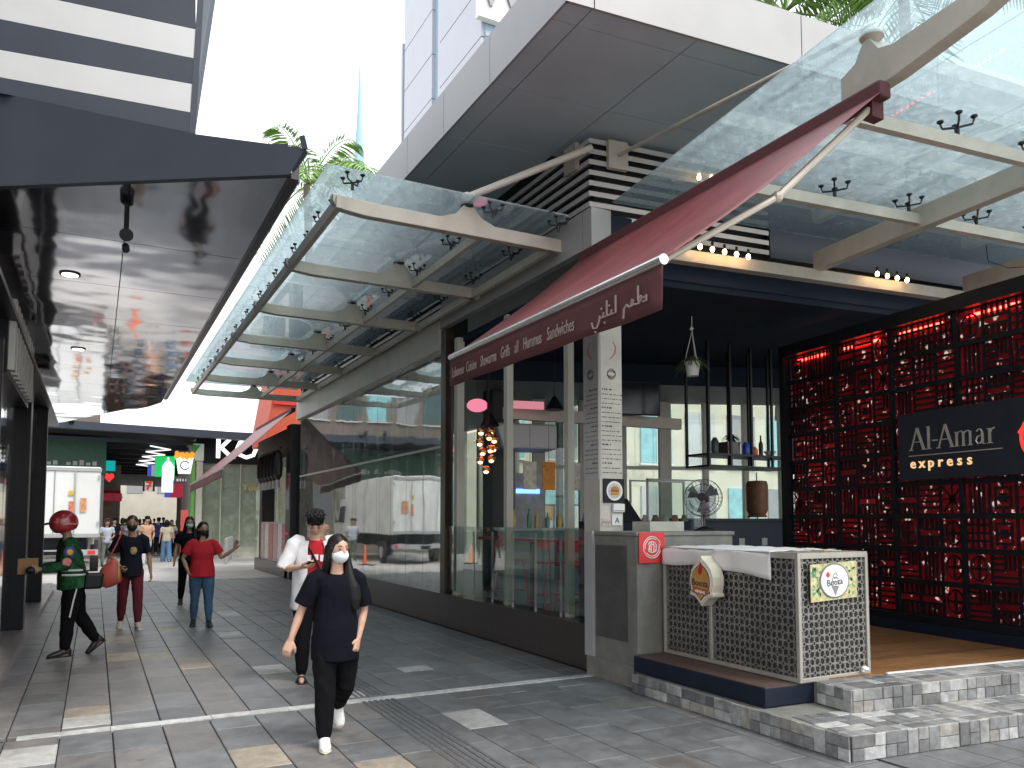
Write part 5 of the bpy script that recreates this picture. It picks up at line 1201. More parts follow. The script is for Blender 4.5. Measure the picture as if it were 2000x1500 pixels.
sh_w = dict(mat=M('shoe_white', (.70,.69,.67), rough=.5), sole=M('sole_cream', (.60,.54,.44), rough=.6)); sh_b = dict(mat=M('shoe_black', (.018,.018,.018), rough=.45)); sh_g = dict(mat=M('shoe_grey', (.35,.31,.27), rough=.6), sole=m_white)
# woman in black striding towards the camera
P1, J1 = person('woman in loose black clothes and white face mask striding at the front', (1.58,5.72), R(-4), 1.50,
    dict(lean=.03, twist=.12, head=(R(18),R(-2),0), legL=(-.10,-.95,.02), legR=(.16,.06,.01), footL=1.15, footR=-.05,
         armL=((.26,.10,-1),(-.28,-.32,-1)), armR=((-.42,.12,-1),(-.36,-.10,-1)), handL=dict(palm=(-.6,.6,0),curl=1.0), handR=dict(palm=(.4,.8,0),curl=.6)),
    c_blk, c_pant, sk1, (hairb,'long'), sh_w, voxel=.0065, mask=m_maskw, sleeve=.86, tophem=.085, loose=1.14)
# man with phone
P2, J2 = person('man in open white shirt over red tee looking down at his phone', (2.0,8.1), R(-6), 1.73,
    dict(lean=.08, head=(R(-6),R(34),0), legL=(-.12,-.30,.03), legR=(.14,-.02,.03), footL=.2, armL=((.34,-.30,-1),(-.46,-.55,1.05)), armR=((-.48,-.12,-1),(.62,-.80,.10)),
         handL=dict(dir=(-.35,-.1,1),palm=(0,1,.2),curl=1.1), handR=dict(dir=(.75,-.65,.1),palm=(.2,.1,1),curl=.7)),
    c_red, c_pant, sk1, (hairb,'short'), dict(kind='sandal',mat=sh_b['mat']), voxel=.008, female=False, sleeve=.2, fat=1.1, pants='long', loose=1.04)
def shirt(T, J, H, mat):     # open overshirt: two fronts, back and elbow sleeves
    hip, sp, fwd, SX = J['hip'], J['sp'], J['fwd'], J['SX']; b = MB()
    secs = [(-.10,.134,.115),(-.03,.130,.112),(.06,.124,.102),(.15,.120,.096),(.23,.124,.09),(.28,.118,.072),(.308,.085,.058)]
    V = []; n = 30
    for (h, rx, ry) in secs:
        for k in range(n+1):
            a = R(-90+24)+ (2*PI-R(48))*k/n
            w = .006*math.sin(k*1.3+h*20)
            V.append(hip+sp*h*H+SX*((rx+w)*H*math.cos(a))-fwd*((ry+w)*H*math.sin(a))+Vector((0,0,-.01*H*(1 if h < -.05 and k in (0,n) else 0))))
    F_ = [(i*(n+1)+k,i*(n+1)+k+1,(i+1)*(n+1)+k+1,(i+1)*(n+1)+k) for i in range(len(secs)-1) for k in range(n)]
    b.add(V,F_); o = link('overshirt', b.mesh('overshirt'), mat, T, smooth=True, local=True); o.modifiers.new('s','SOLIDIFY').thickness = .006; sd = o.modifiers.new('u','SUBSURF'); sd.levels = sd.render_levels = 1
    b = MB()
    for k, sx in (('L',1),('R',-1)): b.tube([J['s'+k]-SX*sx*.05*H,J['s'+k]-SX*sx*.012*H,J['s'+k]+J['up'+k]*.014*H,J['s'+k]*.5+J['e'+k]*.5,J['e'+k]+(J['e'+k]-J['s'+k])*.01],[.036*H,.048*H,.048*H,.044*H,.043*H],n=16)
    link('overshirt_sleeves', remesh(b,'overshirt_sleeves',.009,4,fold=.005,fs=12,stretch=(1,1,.6)), mat, T, smooth=True, local=True)
shirt(P2, J2, 1.73, c_white)
def worldp(T, p): return WM(T) @ p
q = J2['palmR']; wq = worldp(P2,q)
ph = MB().obox(wq+Vector((0,0,.012)),(.35,-.9,.15),(1,.35,0),(0,-.1,1),.075,.037,.006).obj('phone', m_black, bevel=.003); tag(ph,'black phone in the hand of the man in white','phone')
st_ = link('bag_strap', MB().tube([J2['sh']+J2['SX']*-.06*1.73+J2['sp']*.02,J2['sh']-Vector((0,0,.10))+J2['fwd']*.145-J2['SX']*.04,J2['hip']+J2['sp']*.22+J2['fwd']*.155+J2['SX']*.05,J2['hip']+J2['sp']*.08+J2['fwd']*.10+J2['SX']*.17],[.012]*4,n=6).mesh('bag_strap'), m_black, P2, local=True)
tt_ = MB().box(-.09,-.05,0,.004,-.03,.03).box(-.03,.02,0,.004,-.02,.035).box(.04,.09,0,.004,-.035,.03).obj('shirt_print', c_white)
tt_.parent = P2; tt_.location = J2['hip']+J2['sp']*.36+J2['fwd']*.142; 
# woman in red top
P3, J3 = person('woman in red top and blue jeans with one hand raised', (1.47,12.85), R(-4), 1.575,
    dict(lean=-.02, head=(R(14),R(-4),0), legL=(.06,-.0,.05), legR=(-.10,-.28,.03), footR=.15, armL=((.55,-.05,-1),(.72,-.35,.55)), armR=((-.52,.10,-1),(.40,-.25,-1)), handL=dict(dir=(.35,-.2,1),palm=(-.4,-.8,0),curl=.3), handR=dict(curl=.5)),
    c_red, c_jean, sk2, (hairb,'bob'), sh_b, voxel=.0095, mask=m_maskb, sleeve=.7, tophem=.02, fat=1.16, pants='skinny')
# woman in black t-shirt with red bag
P4, J4 = person('woman in black printed t-shirt and maroon trousers carrying a red bag', (.50,13.1), R(2), 1.665,
    dict(lean=0., head=(R(-6),R(0),0), legL=(.10,.02,.04), legR=(-.14,-.30,.03), footR=.25, armL=((.30,.05,-1),(.12,-.16,-1)), armR=((-.5,.12,-1),(.45,-.45,-.55)), handL=dict(curl=.5), handR=dict(curl=1.1)),
    c_navy, c_mar, sk2, (hairbr,'bun'), sh_g, voxel=.0095, mask=m_maskb, sleeve=.8, tophem=.03, fat=1.0, pants='skinny')
o = MB().ball((0,0,0),.05,.012,.06,n=12,m=8).mesh('print'); o = link('shirt_print', o, M('print_gold', (.35,.26,.12), rough=.7, var=.6, scale=30), P4, smooth=True, local=True); o.location = J4['hip']+J4['sp']*.30+J4['fwd']*.122+Vector((.02,0,0))
bc = worldp(P4, J4['hip']+Vector((-.27,-.06,-.03)))
TB = thing('tote_bag', 'slouchy coral red shoulder bag carried by the woman in maroon trousers', 'bag', tuple(bc))
def bagfn(p, q): q.x *= (1.0-.35*p.z); q.z += .02*math.sin(p.x*4); return q
link('body', MB().ball((0,0,0),.155,.075,.20,n=18,m=12,fn=bagfn).mesh('body'), M('bag_coral', (.50,.09,.06), rough=.55, var=.2, scale=9, bump=.2, bscale=20), TB, smooth=True, local=True)
for dy in (-.03,.03): link('strap', MB().tube([(-.06,dy,.16),(.06,dy,.42),(.13,dy+.02,.60),(.15,dy+.04,.66)],.011,n=6).mesh('strap'), MATS['bag_coral'], TB, local=True)
link('lining', MB().ball((.10,-.03,.02),.03,.05,.14,n=8,m=6).mesh('lining'), M('bag_tan', (.45,.33,.15), rough=.7), TB, smooth=True, local=True)
# delivery rider
c_green = cl('rider_green', (.02,.085,.035), var=.9)
P5, J5 = person('delivery rider in green jacket and red helmet carrying a cardboard box', (-.20,10.75), R(-78), 1.66,
    dict(lean=.15, head=(R(0),R(14),0), legR=(-.22,-.55,.02), legL=(.16,.06,.03), footR=.7, armL=((.12,-.25,-1),(-.12,-1,-.12)), armR=((-.14,-.12,-1),(.14,-1,-.16)), handL=dict(palm=(-1,0,0),curl=.6), handR=dict(palm=(1,0,0),curl=.6)),
    c_green, c_pant, sk2, (hairb,None), sh_b, voxel=.0085, female=False, sleeve=1.9, tophem=.015, fat=1.12, loose=1.12)
hm_ = M('helmet_red', (.36,.02,.025), rough=.18, var=.05, coat=.6)
hc5 = J5['hc']; HR5 = J5['HR']
link('helmet', MB().ball(hc5+HR5@Vector((0,.014,.022)), .128,.155,.15, n=26, m=18, rot=HR5, fn=lambda p,q: (q if p.z > -.72 else Vector((q.x*.96,q.y*.96,-.72*.15)))).mesh('helmet'), hm_, P5, smooth=True, local=True)
link('helmet_peak', MB().ball(hc5+HR5@Vector((0,-.155,.05)), .075,.045,.014, n=16, m=6, rot=HR5).mesh('helmet_peak'), m_black, P5, smooth=True, local=True)
link('helmet_band', MB().lathe([(.1265,-.01),(.128,.0),(.1265,.01)],(0,0,0),n=30,cap=False).mesh('helmet_band'), M('band_pink', (.55,.25,.24), rough=.4), P5, local=True).location = hc5+Vector((0,.012,.01)); bpy.data.objects['helmet_band'].scale = (1,1.2,1)
def patch(nm, p, r, mat, ax=(1,0,0), rz_=1.): o = link(nm, MB().ball((0,0,0), .012, r, r*rz_, n=16, m=10).mesh(nm), mat, P5, smooth=True, local=True); o.location = p; return o
slv = J5['sR']*.55+J5['eR']*.45
patch('sleeve_badge', J5['sL']*.6+J5['eL']*.4+Vector((.062,0,0)), .065, M('badge_blue', (.04,.05,.25), rough=.6)); patch('badge_sun', J5['sL']*.6+J5['eL']*.4+Vector((.070,0,0)), .036, M('badge_yellow', (.75,.42,.03), rough=.6))
patch('sleeve_patch', J5['sL']*.18+J5['eL']*.82+Vector((.060,0,0)), .05, M('badge_redwhite', (.62,.20,.20), rough=.6, var=.6, scale=16))
for dz_ in (.0,.055): link('reflective_stripe', MB().tube([J5['hip']+J5['sp']*(.10+dz_)+Vector((.205*math.cos(a),-.165*math.sin(a),0)) for a in np.linspace(-.9,.9,9)],.013,n=6).mesh('reflective_stripe'), m_white, P5, local=True)
link('trouser_stripe', MB().tube([J5['hipL']+Vector((.108,0,-.05)),J5['hipL']*.5+J5['knL']*.5+Vector((.108,0,0)),J5['knL']+Vector((.086,0,0))],.009,n=6).mesh('trouser_stripe'), m_white, P5, local=True)
link('bag_strap', MB().tube([J5['sh']+Vector((-.06,-.05,.05)),J5['sh']+Vector((.06,-.12,-.06)),J5['sh']+Vector((.16,-.06,-.16)),J5['hip']+J5['sp']*.2+Vector((.19,.08,0)),J5['hip']+J5['sp']*.05+Vector((.19,.15,0))],.014,n=6).mesh('bag_strap'), m_black, P5, local=True)
wb = worldp(P5, J5['hip']+J5['sp']*.02+Vector((.17,.18,0))); o = MB().obox(wb,(1,.2,0),(-.2,1,0),(.1,0,1),.10,.06,.095).obj('waist_bag', m_black, bevel=.03); tag(o,'black cross body pouch at the rider\'s back','bag')
wb = worldp(P5, (J5['palmL']+J5['palmR'])/2+Vector((0,-.03,.05))); bx5 = thing('cardboard_box','small cardboard box held by the delivery rider','box',tuple(wb))
MB().obox(wb,(0,1,0),(-1,0,0),(0,0,1),.065,.10,.09).obj('carton', M('cardboard', (.30,.17,.075), rough=.8, var=.15), bx5, bevel=.004); MB().obox(wb+Vector((0,0,.0905)),(0,1,0),(-1,0,0),(0,0,1),.066,.015,.001).obj('tape', M('tape', (.36,.24,.13), rough=.4), bx5)
for k in 'LR': link('glove', MB().ball(J5['palm'+k]-J5['nrm'+k]*.008, .042,.06,.045,n=12,m=8).mesh('glove'), m_black, P5, smooth=True, local=True)
# woman behind the red top, then the far crowd
W0 = dict(lean=0., legL=(.12,.02,.04), legR=(-.16,-.32,.03), footR=.3, armL=((.25,.05,-1),(.1,-.2,-1)), armR=((-.25,.0,-1),(-.1,-.25,-1)))
W1 = dict(lean=.02, legL=(-.18,-.35,.03), legR=(.14,.04,.04), footL=.3, armL=((.3,.0,-1),(-.3,-.6,-.4)), armR=((-.22,.1,-1),(-.05,-.1,-1)))
W2 = dict(lean=0., legL=(.02,.0,.06), legR=(-.02,-.02,.06), armL=((.25,.05,-1),(-.5,-.6,-.3)), armR=((-.3,.05,-1),(.3,-.6,-.2)))
xx = at(368,1100,'y',16.2).x
person('woman in dark top with pale green mask close behind the woman in red', (xx,16.2), 0, 1.66, W0, c_blk, c_pant, sk2, (hairb,'long'), sh_b, voxel=.013, mask=m_maskg, fingers=False)
crowd = [ (325,33,'woman in wide blue jeans and pale cream top beyond the junction',cl('cream', (.55,.50,.36)),c_jeanl,'bob',W0,'wide',m_maskb),
 (208,31,'person in white and blue top with grey trousers beside the truck',cl('paleblue', (.45,.5,.58)),cl('greygreen', (.18,.21,.18)),'short',W2,'long',None),
 (222,36,'person in dark top beside the white truck',c_navy,cl('grey', (.12,.13,.14)),'short',W1,'long',None),
 (238,44,'person in ochre top carrying bags in the far crowd',cl('ochre', (.45,.28,.08)),c_jean,'bob',W0,'long',None),
 (252,47,'person in pale pink top in the far crowd',cl('pink', (.6,.35,.33)),c_navy,'bob',W1,'long',None),
 (266,41,'person in salmon top in the far crowd',cl('salmon', (.6,.25,.2)),c_white,'short',W0,'long',None),
 (280,50,'person in white top in the far crowd',c_white,c_jean,'short',W1,'long',None),
 (291,45,'person in lilac top in the far crowd',cl('lilac', (.38,.32,.48)),c_pant,'bob',W0,'long',None),
 (309,39,'person in dark blue shirt left of the wide jeans',cl('royal', (.05,.06,.22)),c_navy,'short',W1,'long',None),
 (318,52,'person in brick red top in the far crowd',cl('brick', (.35,.07,.05)),c_pant,'short',W0,'long',None),
 (345,46,'person in beige top right of the wide jeans',cl('beige', (.5,.42,.32)),c_jean,'bob',W2,'long',None),
 (355,42,'person in grey top near the brown sign post',cl('midgrey', (.22,.22,.24)),c_pant,'short',W1,'long',None),
 (300,60,'person in yellow top deep in the far crowd',cl('yellow', (.6,.45,.1)),c_navy,'short',W0,'long',None),
 (258,34,'person in pale grey top walking behind the red bag',cl('palegrey', (.4,.4,.4)),c_jean,'bob',W0,'long',None),
 (286,31,'person in peach top beyond the woman with the red bag',cl('peach', (.6,.36,.25)),c_white,'short',W1,'long',None),
 (334,38,'person in white and black outfit beside the wide jeans',c_white,c_pant,'bob',W1,'long',None),
 (245,39,'person in sky blue top near the truck',cl('sky', (.3,.42,.55)),c_navy,'short',W0,'long',None),
 (272,58,'person in olive top deep in the far crowd',cl('olive', (.16,.17,.08)),c_pant,'bob',W1,'long',None)]
for k,(px,Y,lab,tc,bc_,hk,ps_,pt,mk) in enumerate(crowd):
    x = at(px,1060,'y',Y).x
    person(lab, (x,Y), R(-10+37*k%40-12) if k%4 else PI, 1.6+.03*(k%5), ps_, tc, bc_, (sk1,sk2)[k%2], ((hairb,hairbr)[k%2],hk), sh_b if k%2 else sh_g, voxel=.02, mask=mk, fingers=False, face=False, pants=pt, female=k%2==0, group='people in the far street')
# ================================================================== beyond the glass: buildings seen through the rear windows
m_teal = M('teal_glass_panel', (.22,.50,.55), rough=.2, var=.25, scale=3)
RBk = thing('cream_office_block', 'cream office block with teal glazing behind the kiosk', 'building', (16,24,0))
MB().box(9,30,24,30,0,9).obj('wall', M('cream_render', (.62,.57,.45), rough=.7, var=.1, scale=1), RBk)
for i in range(9):
    for j in range(3):
        x = 9.5+i*2.2; z = .8+j*3.0
        w_ = MB().box(x,x+1.5,23.93,24,z,z+2.1).obj('window', m_teal if (i*2+j)%3==0 else (m_grey if (i+j)%2 else m_whitec), RBk); MB().box(x-.06,x+1.56,23.9,23.96,z-.1,z-.02).obj('sill', m_white, w_); MB().box(x+.72,x+.78,23.9,23.928,z,z+2.1).obj('glazing_bar', m_white, w_)
UM = thing('market_umbrella', 'teal market umbrella on the far pavement behind the open bay', 'umbrella', (10.6,17.6,0))
MB().lathe([(1.5,2.0),(.9,2.35),(.05,2.75)],(10.6,17.6,0),n=8,cap=False).obj('canopy', m_teal, UM); MB().tube([(10.6,17.6,0),(10.6,17.6,2.75)],.03).obj('pole', m_white, UM)
OB = thing('orange_banner', 'orange hanging banner on the far pavement behind the open bay', 'banner', (11.6,20,0)); MB().box(11.4,12.1,20,20.04,1.6,3.4).obj('cloth', M('banner_orange', (.7,.28,.04), rough=.6, var=.3), OB); MB().tube([(11.75,20.02,0),(11.75,20.02,3.5)],.03).obj('pole', m_alu, OB)
# ================================================================== far bay of the arcade: awning, pillar, drinks kiosk
awning2 = awning('awning', 'smaller red awning far along the walkway beside the drinks kiosk', (4.70,27.2,4.60),(4.70,21.75,4.62),(2.70,27.2,2.75),(2.93,21.75,2.98),.22)
DK = thing('drinks_kiosk', 'dark drinks kiosk with panelled counter under the far awning', 'kiosk', (5.2,24,0))
MB().box(4.70,5.3,21.75,22.35,0,4.25).obj('pillar', M('kiosk_dark', (.035,.032,.034), rough=.4), DK)
MB().box(4.8,5.2,26.4,26.8,0,4.2).obj('pillar', MATS['kiosk_dark'], DK)
MB().box(4.75,7.5,22.0,27,3.4,4.2).obj('canopy_box', MATS['kiosk_dark'], DK)
MB().box(4.80,5.05,22.4,26.5,.35,1.55).obj('counter', m_alu, DK); MB().box(4.70,5.1,22.0,27,0,.38).obj('base', m_granite, DK)
for k in range(6): MB().box(4.785,4.80,22.5+k*.66,23.1+k*.66,.42,1.5).obj('counter_panel', M('kp%d'%(k%3), ((.45,.16,.13),(.55,.52,.5),(.4,.3,.27))[k%3], rough=.5, var=.3, scale=9), DK)
ps = MB().box(4.68,4.70,21.8,22.3,1.9,2.9).obj('poster', m_grey, DK); MB().prism([(4.678,21.85,2.55),(4.678,22.05,2.4),(4.678,22.25,2.55),(4.678,22.25,2.85),(4.678,21.85,2.85)],(-.004,0,0)).obj('poster_band', M('poster_band', (.35,.02,.05), rough=.5), ps)
MB().box(4.68,4.7,21.8,22.3,1.2,1.28).obj('red_rail', m_poster, DK)
for k in range(6):
    y = 22.2+.5*k; T = thing('drop_lantern', ('first','second','third','fourth','fifth','sixth')[k]+' dark ribbed lantern from the near pillar under the far awning', 'lantern', (4.45,y,3.0), group='lanterns under the far awning')
    MB().lathe([(.05,2.72),(.12,2.85),(.13,3.15),(.10,3.45),(.04,3.55)],(4.45,y,0),n=10).obj('shade', MATS['kiosk_dark'], T); MB().lathe([(.05,2.5),(.06,2.72)],(4.45,y,0),n=8).obj('tassel', m_white, T)
MB().tube([(4.45,21.9,3.6),(4.45,25.2,3.6)],.03).obj('lantern_rail', m_black, DK)
OR = thing('orange_red_facade', 'orange red shop facade rising behind the far awning', 'building', (6.4,30,0))
MB().prism([(5.4,29,4.4),(7.6,29,4.4),(7.6,29,7.6),(5.75,29,7.2),(5.4,29,5.0)],(0,3,0)).obj('wall', M('orange_red', (.55,.09,.04), rough=.5, var=.15), OR); MB().box(5.6,7.6,28.9,29,5.8,6.1).obj('band', m_poster, OR)
# ================================================================== KOI building and its glass shopfront
KO = thing('tea_shop', 'glass fronted tea shop under a black fascia lettered KOI', 'building', (6,36,0))
MB().box(3.75,14,36.1,44,0,5.3).obj('wall', M('shop_interior', (.72,.70,.60), rough=.6, var=.12), KO)
MB().box(3.75,14,35.8,36.1,4.05,5.45).obj('fascia', m_black, KO)
for k in range(7): MB().box(4.0+k*.8,4.0+k*.8+.76,35.9,35.92,.3,4.02).obj('shop_pane', glass('tea_glass%d'%k, (.88,.93,.89), r0=.12, power=2, dirt=.10, dcol=(.66,.70,.64)), KO)
for k in range(8): MB().box(3.96+k*.8,4.0+k*.8,35.86,35.98,.0,4.05).obj('mullion', m_mull, KO)
text('shop_name', 'KOI', 1.25, emis('koi_white', (1,1,1), .9), KO, frame((5.55,35.78,4.3),(1,0,0),(0,0,1)), .02, bold=.02)
text('window_lettering', 'Your', .42, M('gold_paint', (.6,.42,.08), rough=.5), KO, frame((6.1,35.85,2.9),(1,0,0),(0,0,1)), .004)
MB().box(3.75,4.0,35.6,36,0,4.1).obj('pillar', m_mull, KO); MB().box(3.55,3.68,35.6,35.8,0,4.8).obj('green_pole', M('pole_green', (.10,.35,.05), rough=.5, var=.4, scale=3), KO)
# ================================================================== dark steel roof spanning the street
FR = thing('street_roof', 'dark steel roof spanning the far street with zigzag light tubes', 'roof', (2,60,5.2))
MB().prism([(-12,34,5.32),(10,34,4.85),(10,34,5.15),(-12,34,5.62)],(0,.4,0)).obj('front_beam', m_slate, FR)
MB().prism([(-12,34.4,5.45),(10,34.4,4.98),(10,90,4.98),(-12,90,5.45)],(0,0,.1)).obj('deck', m_dark, FR)
for k in range(9):
    y = 36+k*3.2; MB().box(-11,9.5,y,y+.2,4.82,4.98).obj('joist', m_slate, FR)
zt = emis('zigzag_tube', (1,1,1), .55)
for k in range(9): MB().bar((2.0+(k%2)*.9,36.5+k*1.6,4.75),(2.0+((k+1)%2)*.9,38.1+k*1.6,4.75),.06,.05).obj('light_tube', zt, FR)
for x in (-6,9.2): MB().box(x,x+.4,34.2,34.6,0,5).obj('post', m_slate, FR)
MB().tube([(-1.9,34.05,5.3),(-1.9,33.8,5.55)],.1).tube([(-.9,34.05,5.3),(-.9,33.75,5.5)],.1).obj('floodlight', m_black, FR)
# ================================================================== hanging and standing signs in the far street
def board(nm, lab, px0, py0, px1, py1, Y, col, em=.0, th=.12, n=None):
    a, b = at(px0,py0,'y',Y), at(px1,py1,'y',Y); T = thing(nm, lab, 'sign', ((a.x+b.x)/2,Y,b.z))
    MB().box(min(a.x,b.x),max(a.x,b.x),Y,Y+th,min(a.z,b.z),max(a.z,b.z)).obj('panel', M('sg_'+lab[:18].replace(' ','_'), col, rough=.4, emit=em, var=.05), T, bevel=.02)
    return T, min(a.x,b.x), max(a.x,b.x), min(a.z,b.z), max(a.z,b.z)
T,x0,x1,z0,z1 = board('bottle_sign','green box sign with a white bottle shape',303,890,341,932,35.2,(.0,.45,.10),.25)
cx_ = (x0+x1)/2+.1
MB().prism([(cx_+x*.88,35.19,z0+z*.88) for x,z in ((-.22,-.15),(.28,-.15),(.28,.5),(.12,.72),(.05,.76),(.05,.92),(-.02,.92),(-.02,.76),(-.1,.7),(-.22,.5))],(0,-.04,0)).obj('bottle', emis('bottle_white', (1,1,.98), .8), T)
T,x0,x1,z0,z1 = board('white_sign','tall white box sign below the green bottle sign',316,933,338,962,35.4,(.75,.78,.74),.3)
T = thing('cup_sign','white cup shaped sign heaped with orange popcorn','sign',(3.3,35,3.6))
a, b = at(345,893,'y',35.0), at(377,925,'y',35.0)
MB().prism([(a.x,35.0,a.z),(b.x,35.0,a.z),(b.x-.1,35.0,b.z),(a.x+.1,35.0,b.z)],(0,.3,0)).obj('cup', emis('cup_white', (1,.96,.92), .75), T)
pc_ = MB(); rr = random.Random(5)
for k in range(26): pc_.ball((rr.uniform(a.x,b.x),35.08+rr.uniform(-.1,.15),a.z+rr.uniform(-.02,.2)),.09,n=6,m=5)
pc_.obj('popcorn', M('popcorn', (.75,.30,.03), rough=.6, emit=.3, ecol=(1,.4,.05)), T)
MB().tube([((a.x+b.x)/2+.17*math.cos(t),34.98,(a.z+b.z)/2+.17*math.sin(t)) for t in np.linspace(.5,5.8,16)],.03,n=5).obj('emblem', m_grey, T)
T,x0,x1,z0,z1 = board('dark_plate_sign','small dark lettered plate under the cup sign',340,931,362,944,35.2,(.06,.05,.07)); [MB().box(x0+.1+.11*k,x0+.17+.1*k,35.18,35.19,z0+.08,z1-.08).obj('lettering', m_white, T) for k in range(4)]
T,x0,x1,z0,z1 = board('convenience_sign','square seven eleven sign with red numeral on white',279,940,302,960,46,(.72,.74,.72),.25)
for k,c in enumerate(((.02,.25,.12),(.02,.25,.12))): MB().box(x0 if k == 0 else x1-.1,(x0+.1) if k == 0 else x1,45.97,46,z0,z1).obj('green_edge', M('seven_green', (.01,.22,.10), rough=.5), T)
text('numeral','7',.62,M('seven_red', (.65,.05,.03), rough=.5, emit=.2, ecol=(1,.1,.05)),T,frame(((x0+x1)/2,45.96,z0+.1),(1,0,0),(0,0,1)),.01,bold=.03); MB().box(x0+.14,x1-.14,45.955,45.97,z0+.25,z0+.33).obj('bar', m_white, T)
T,x0,x1,z0,z1 = board('teal_sign','teal square sign hanging under the street roof',198,899,225,920,40,(.0,.42,.42),.35)
T,x0,x1,z0,z1 = board('heart_sign','dark green sign with a red heart shape below the teal sign',200,921,226,945,40.3,(.03,.12,.09),.0); MB().prism([((x0+x1)/2+.3*x,40.29,(z0+z1)/2+.3*z) for x,z in ((0,-.7),(.7,.1),(.6,.6),(.2,.7),(0,.45),(-.2,.7),(-.6,.6),(-.7,.1))],(0,-.03,0)).obj('heart', M('heart_red', (.7,.03,.03), rough=.4, emit=.4, ecol=(1,.05,.04)), T)
T,x0,x1,z0,z1 = board('red_banner_sign','red banner sign with white script',201,963,238,979,44,(.45,.02,.06),.15); MB().tube([(x0+.2+.07*k,43.97,z0+.22+.09*math.sin(k*1.9)) for k in range(11)],.022,n=5).obj('script', m_white, T)
T,x0,x1,z0,z1 = board('blue_red_sign','round edged blue and red sign on a brown post',322,944,362,972,41.5,(.55,.03,.07),.2); MB().box(x0,x0+.25,41.47,41.5,z0,z1).obj('blue_end', M('sign_blue', (.03,.06,.5), rough=.4, emit=.2, ecol=(.1,.15,1)), T); MB().box((x0+x1)/2+.1,(x0+x1)/2+.25,41.5,41.65,0,z0).obj('post', M('post_brown', (.12,.08,.06), rough=.6), T)
T,x0,x1,z0,z1 = board('blue_white_sign','small blue and white sign left of the green bottle sign',289,908,304,930,42,(.5,.53,.65),.2); MB().box(x0,x0+.16,41.97,42,z0,z1).obj('blue_edge', MATS['sign_blue'], T)
T,x0,x1,z0,z1 = board('leaf_banner','green and white leaf banner hung on the tea shop corner',378,866,398,900,35.6,(.45,.55,.50),.1); MB().prism([(x0+.05,35.59,z0+.3),(x0+.3,35.59,z0+.7),(x0+.12,35.59,z1-.1),(x0+.02,35.59,z0+.7)],(0,-.02,0)).obj('leaf', M('leaf_green', (.05,.35,.06), rough=.5), T)
# ================================================================== far shops, closing wall, green stall, truck
FS = thing('green_stall', 'dark green stall with lettered fascia left of the far street', 'stall', (-2,38,0))
MB().box(-6,.35,37.5,40,3.55,5.0).obj('fascia', M('stall_green', (.03,.10,.065), rough=.5, var=.2), FS); MB().box(-6,.3,38,41,0,3.6).obj('back', M('stall_back', (.30,.27,.22), rough=.6, var=.5, scale=3), FS)
[MB().box(-4+.24*k,-3.84+.24*k,37.48,37.5,3.9,4.02+.05*(k%3)).obj('lettering', m_paperg, FS) for k in range(17) if k not in (4,6,11)]
for k in range(3): MB().box(-3+k*1.2,-2.1+k*1.2,37.95,38,1.2,3.2).obj('display_panel', (m_white,m_paper,m_grey)[k], FS)
EW = thing('end_building', 'pale beige building closing the far street', 'building', (4,95,0))
MB().box(-14,26,95,105,0,11).obj('wall', M('beige_render', (.50,.46,.38), rough=.7, var=.15, scale=.5), EW)
for i in range(12): MB().box(-12+i*3,-10.4+i*3,94.95,95,4.5,7).obj('window', m_grey, EW)
for k,(x0,x1,y0,c,z,lab) in enumerate(((-9,1.2,48,(.5,.46,.4),4.6,'cream shophouse behind the red banner sign'),(5.2,14,50,(.28,.24,.2),4.6,'brown shophouse behind the popcorn sign'),(-10,.2,62,(.6,.58,.52),4.7,'white shophouse deep in the far street'))):
    S_ = thing('shophouse', lab, 'building', ((x0+x1)/2,y0,0)); MB().box(x0,x1,y0,y0+9,0,z).obj('wall', M('shop%d'%k, c, rough=.7, var=.3, scale=1), S_)
    for i in range(4): MB().box(x0+.4+i*(x1-x0)/4,x0+(i+.85)*(x1-x0)/4,y0-.05,y0,.2,2.6).obj('shop_window', M('shopwin%d'%((i+k)%3), ((.5,.35,.2),(.25,.3,.35),(.55,.5,.42))[(i+k)%3], rough=.3, var=.6, scale=2.5), S_)
    MB().box(x0,x1,y0-.6,y0,2.8,3.2).obj('shop_awning', (m_poster,m_paper,m_teal)[k], S_)
TB_ = thing('brown_tower_block', 'tall brown block with teal windows rising behind the box truck', 'building', (-6,45,0))
MB().box(-14,.1,43,52,0,17).obj('wall', M('block_brown', (.16,.13,.11), rough=.6, var=.3, scale=.7), TB_)
for i in range(8):
    for j in range(5):
        w_ = MB().box(-13.6+i*1.7,-12.4+i*1.7,42.94,43,1.0+j*3.1,3.0+j*3.1).obj('window', (m_teal,m_grey,M('block_glass', (.05,.10,.10), rough=.15))[(i*2+j)%3], TB_); MB().box(-13.7+i*1.7,-12.3+i*1.7,42.9,42.98,.9+j*3.1,.98+j*3.1).obj('sill', m_creamp, w_)
m_trk = M('truck_white', (.70,.71,.69), rough=.4, var=.05, scale=1.5, dirt=.12)
TR = thing('box_truck', 'white box truck parked across the junction', 'truck', (-1,30,0))
MB().box(-2.3,.12,27.0,33.2,1.08,3.22).obj('cargo_box', m_trk, TR, bevel=.03)
for z in (1.15,3.14): MB().box(-2.33,.15,26.97,27.0,z-.05,z+.05).obj('door_frame', m_alu, TR)
for x in (-1.09,): MB().box(x-.012,x+.012,26.975,26.998,1.2,3.1).obj('door_seam', m_grey, TR)
for x in (-1.6,-.55): MB().tube([(x,26.95,1.2),(x,26.95,3.1)],.02,n=6).obj('locking_bar', m_alu, TR)
for y in (28.5,30.1,31.7): MB().box(.118,.14,y,y+.05,1.1,3.2).obj('side_rib', m_alu, TR)
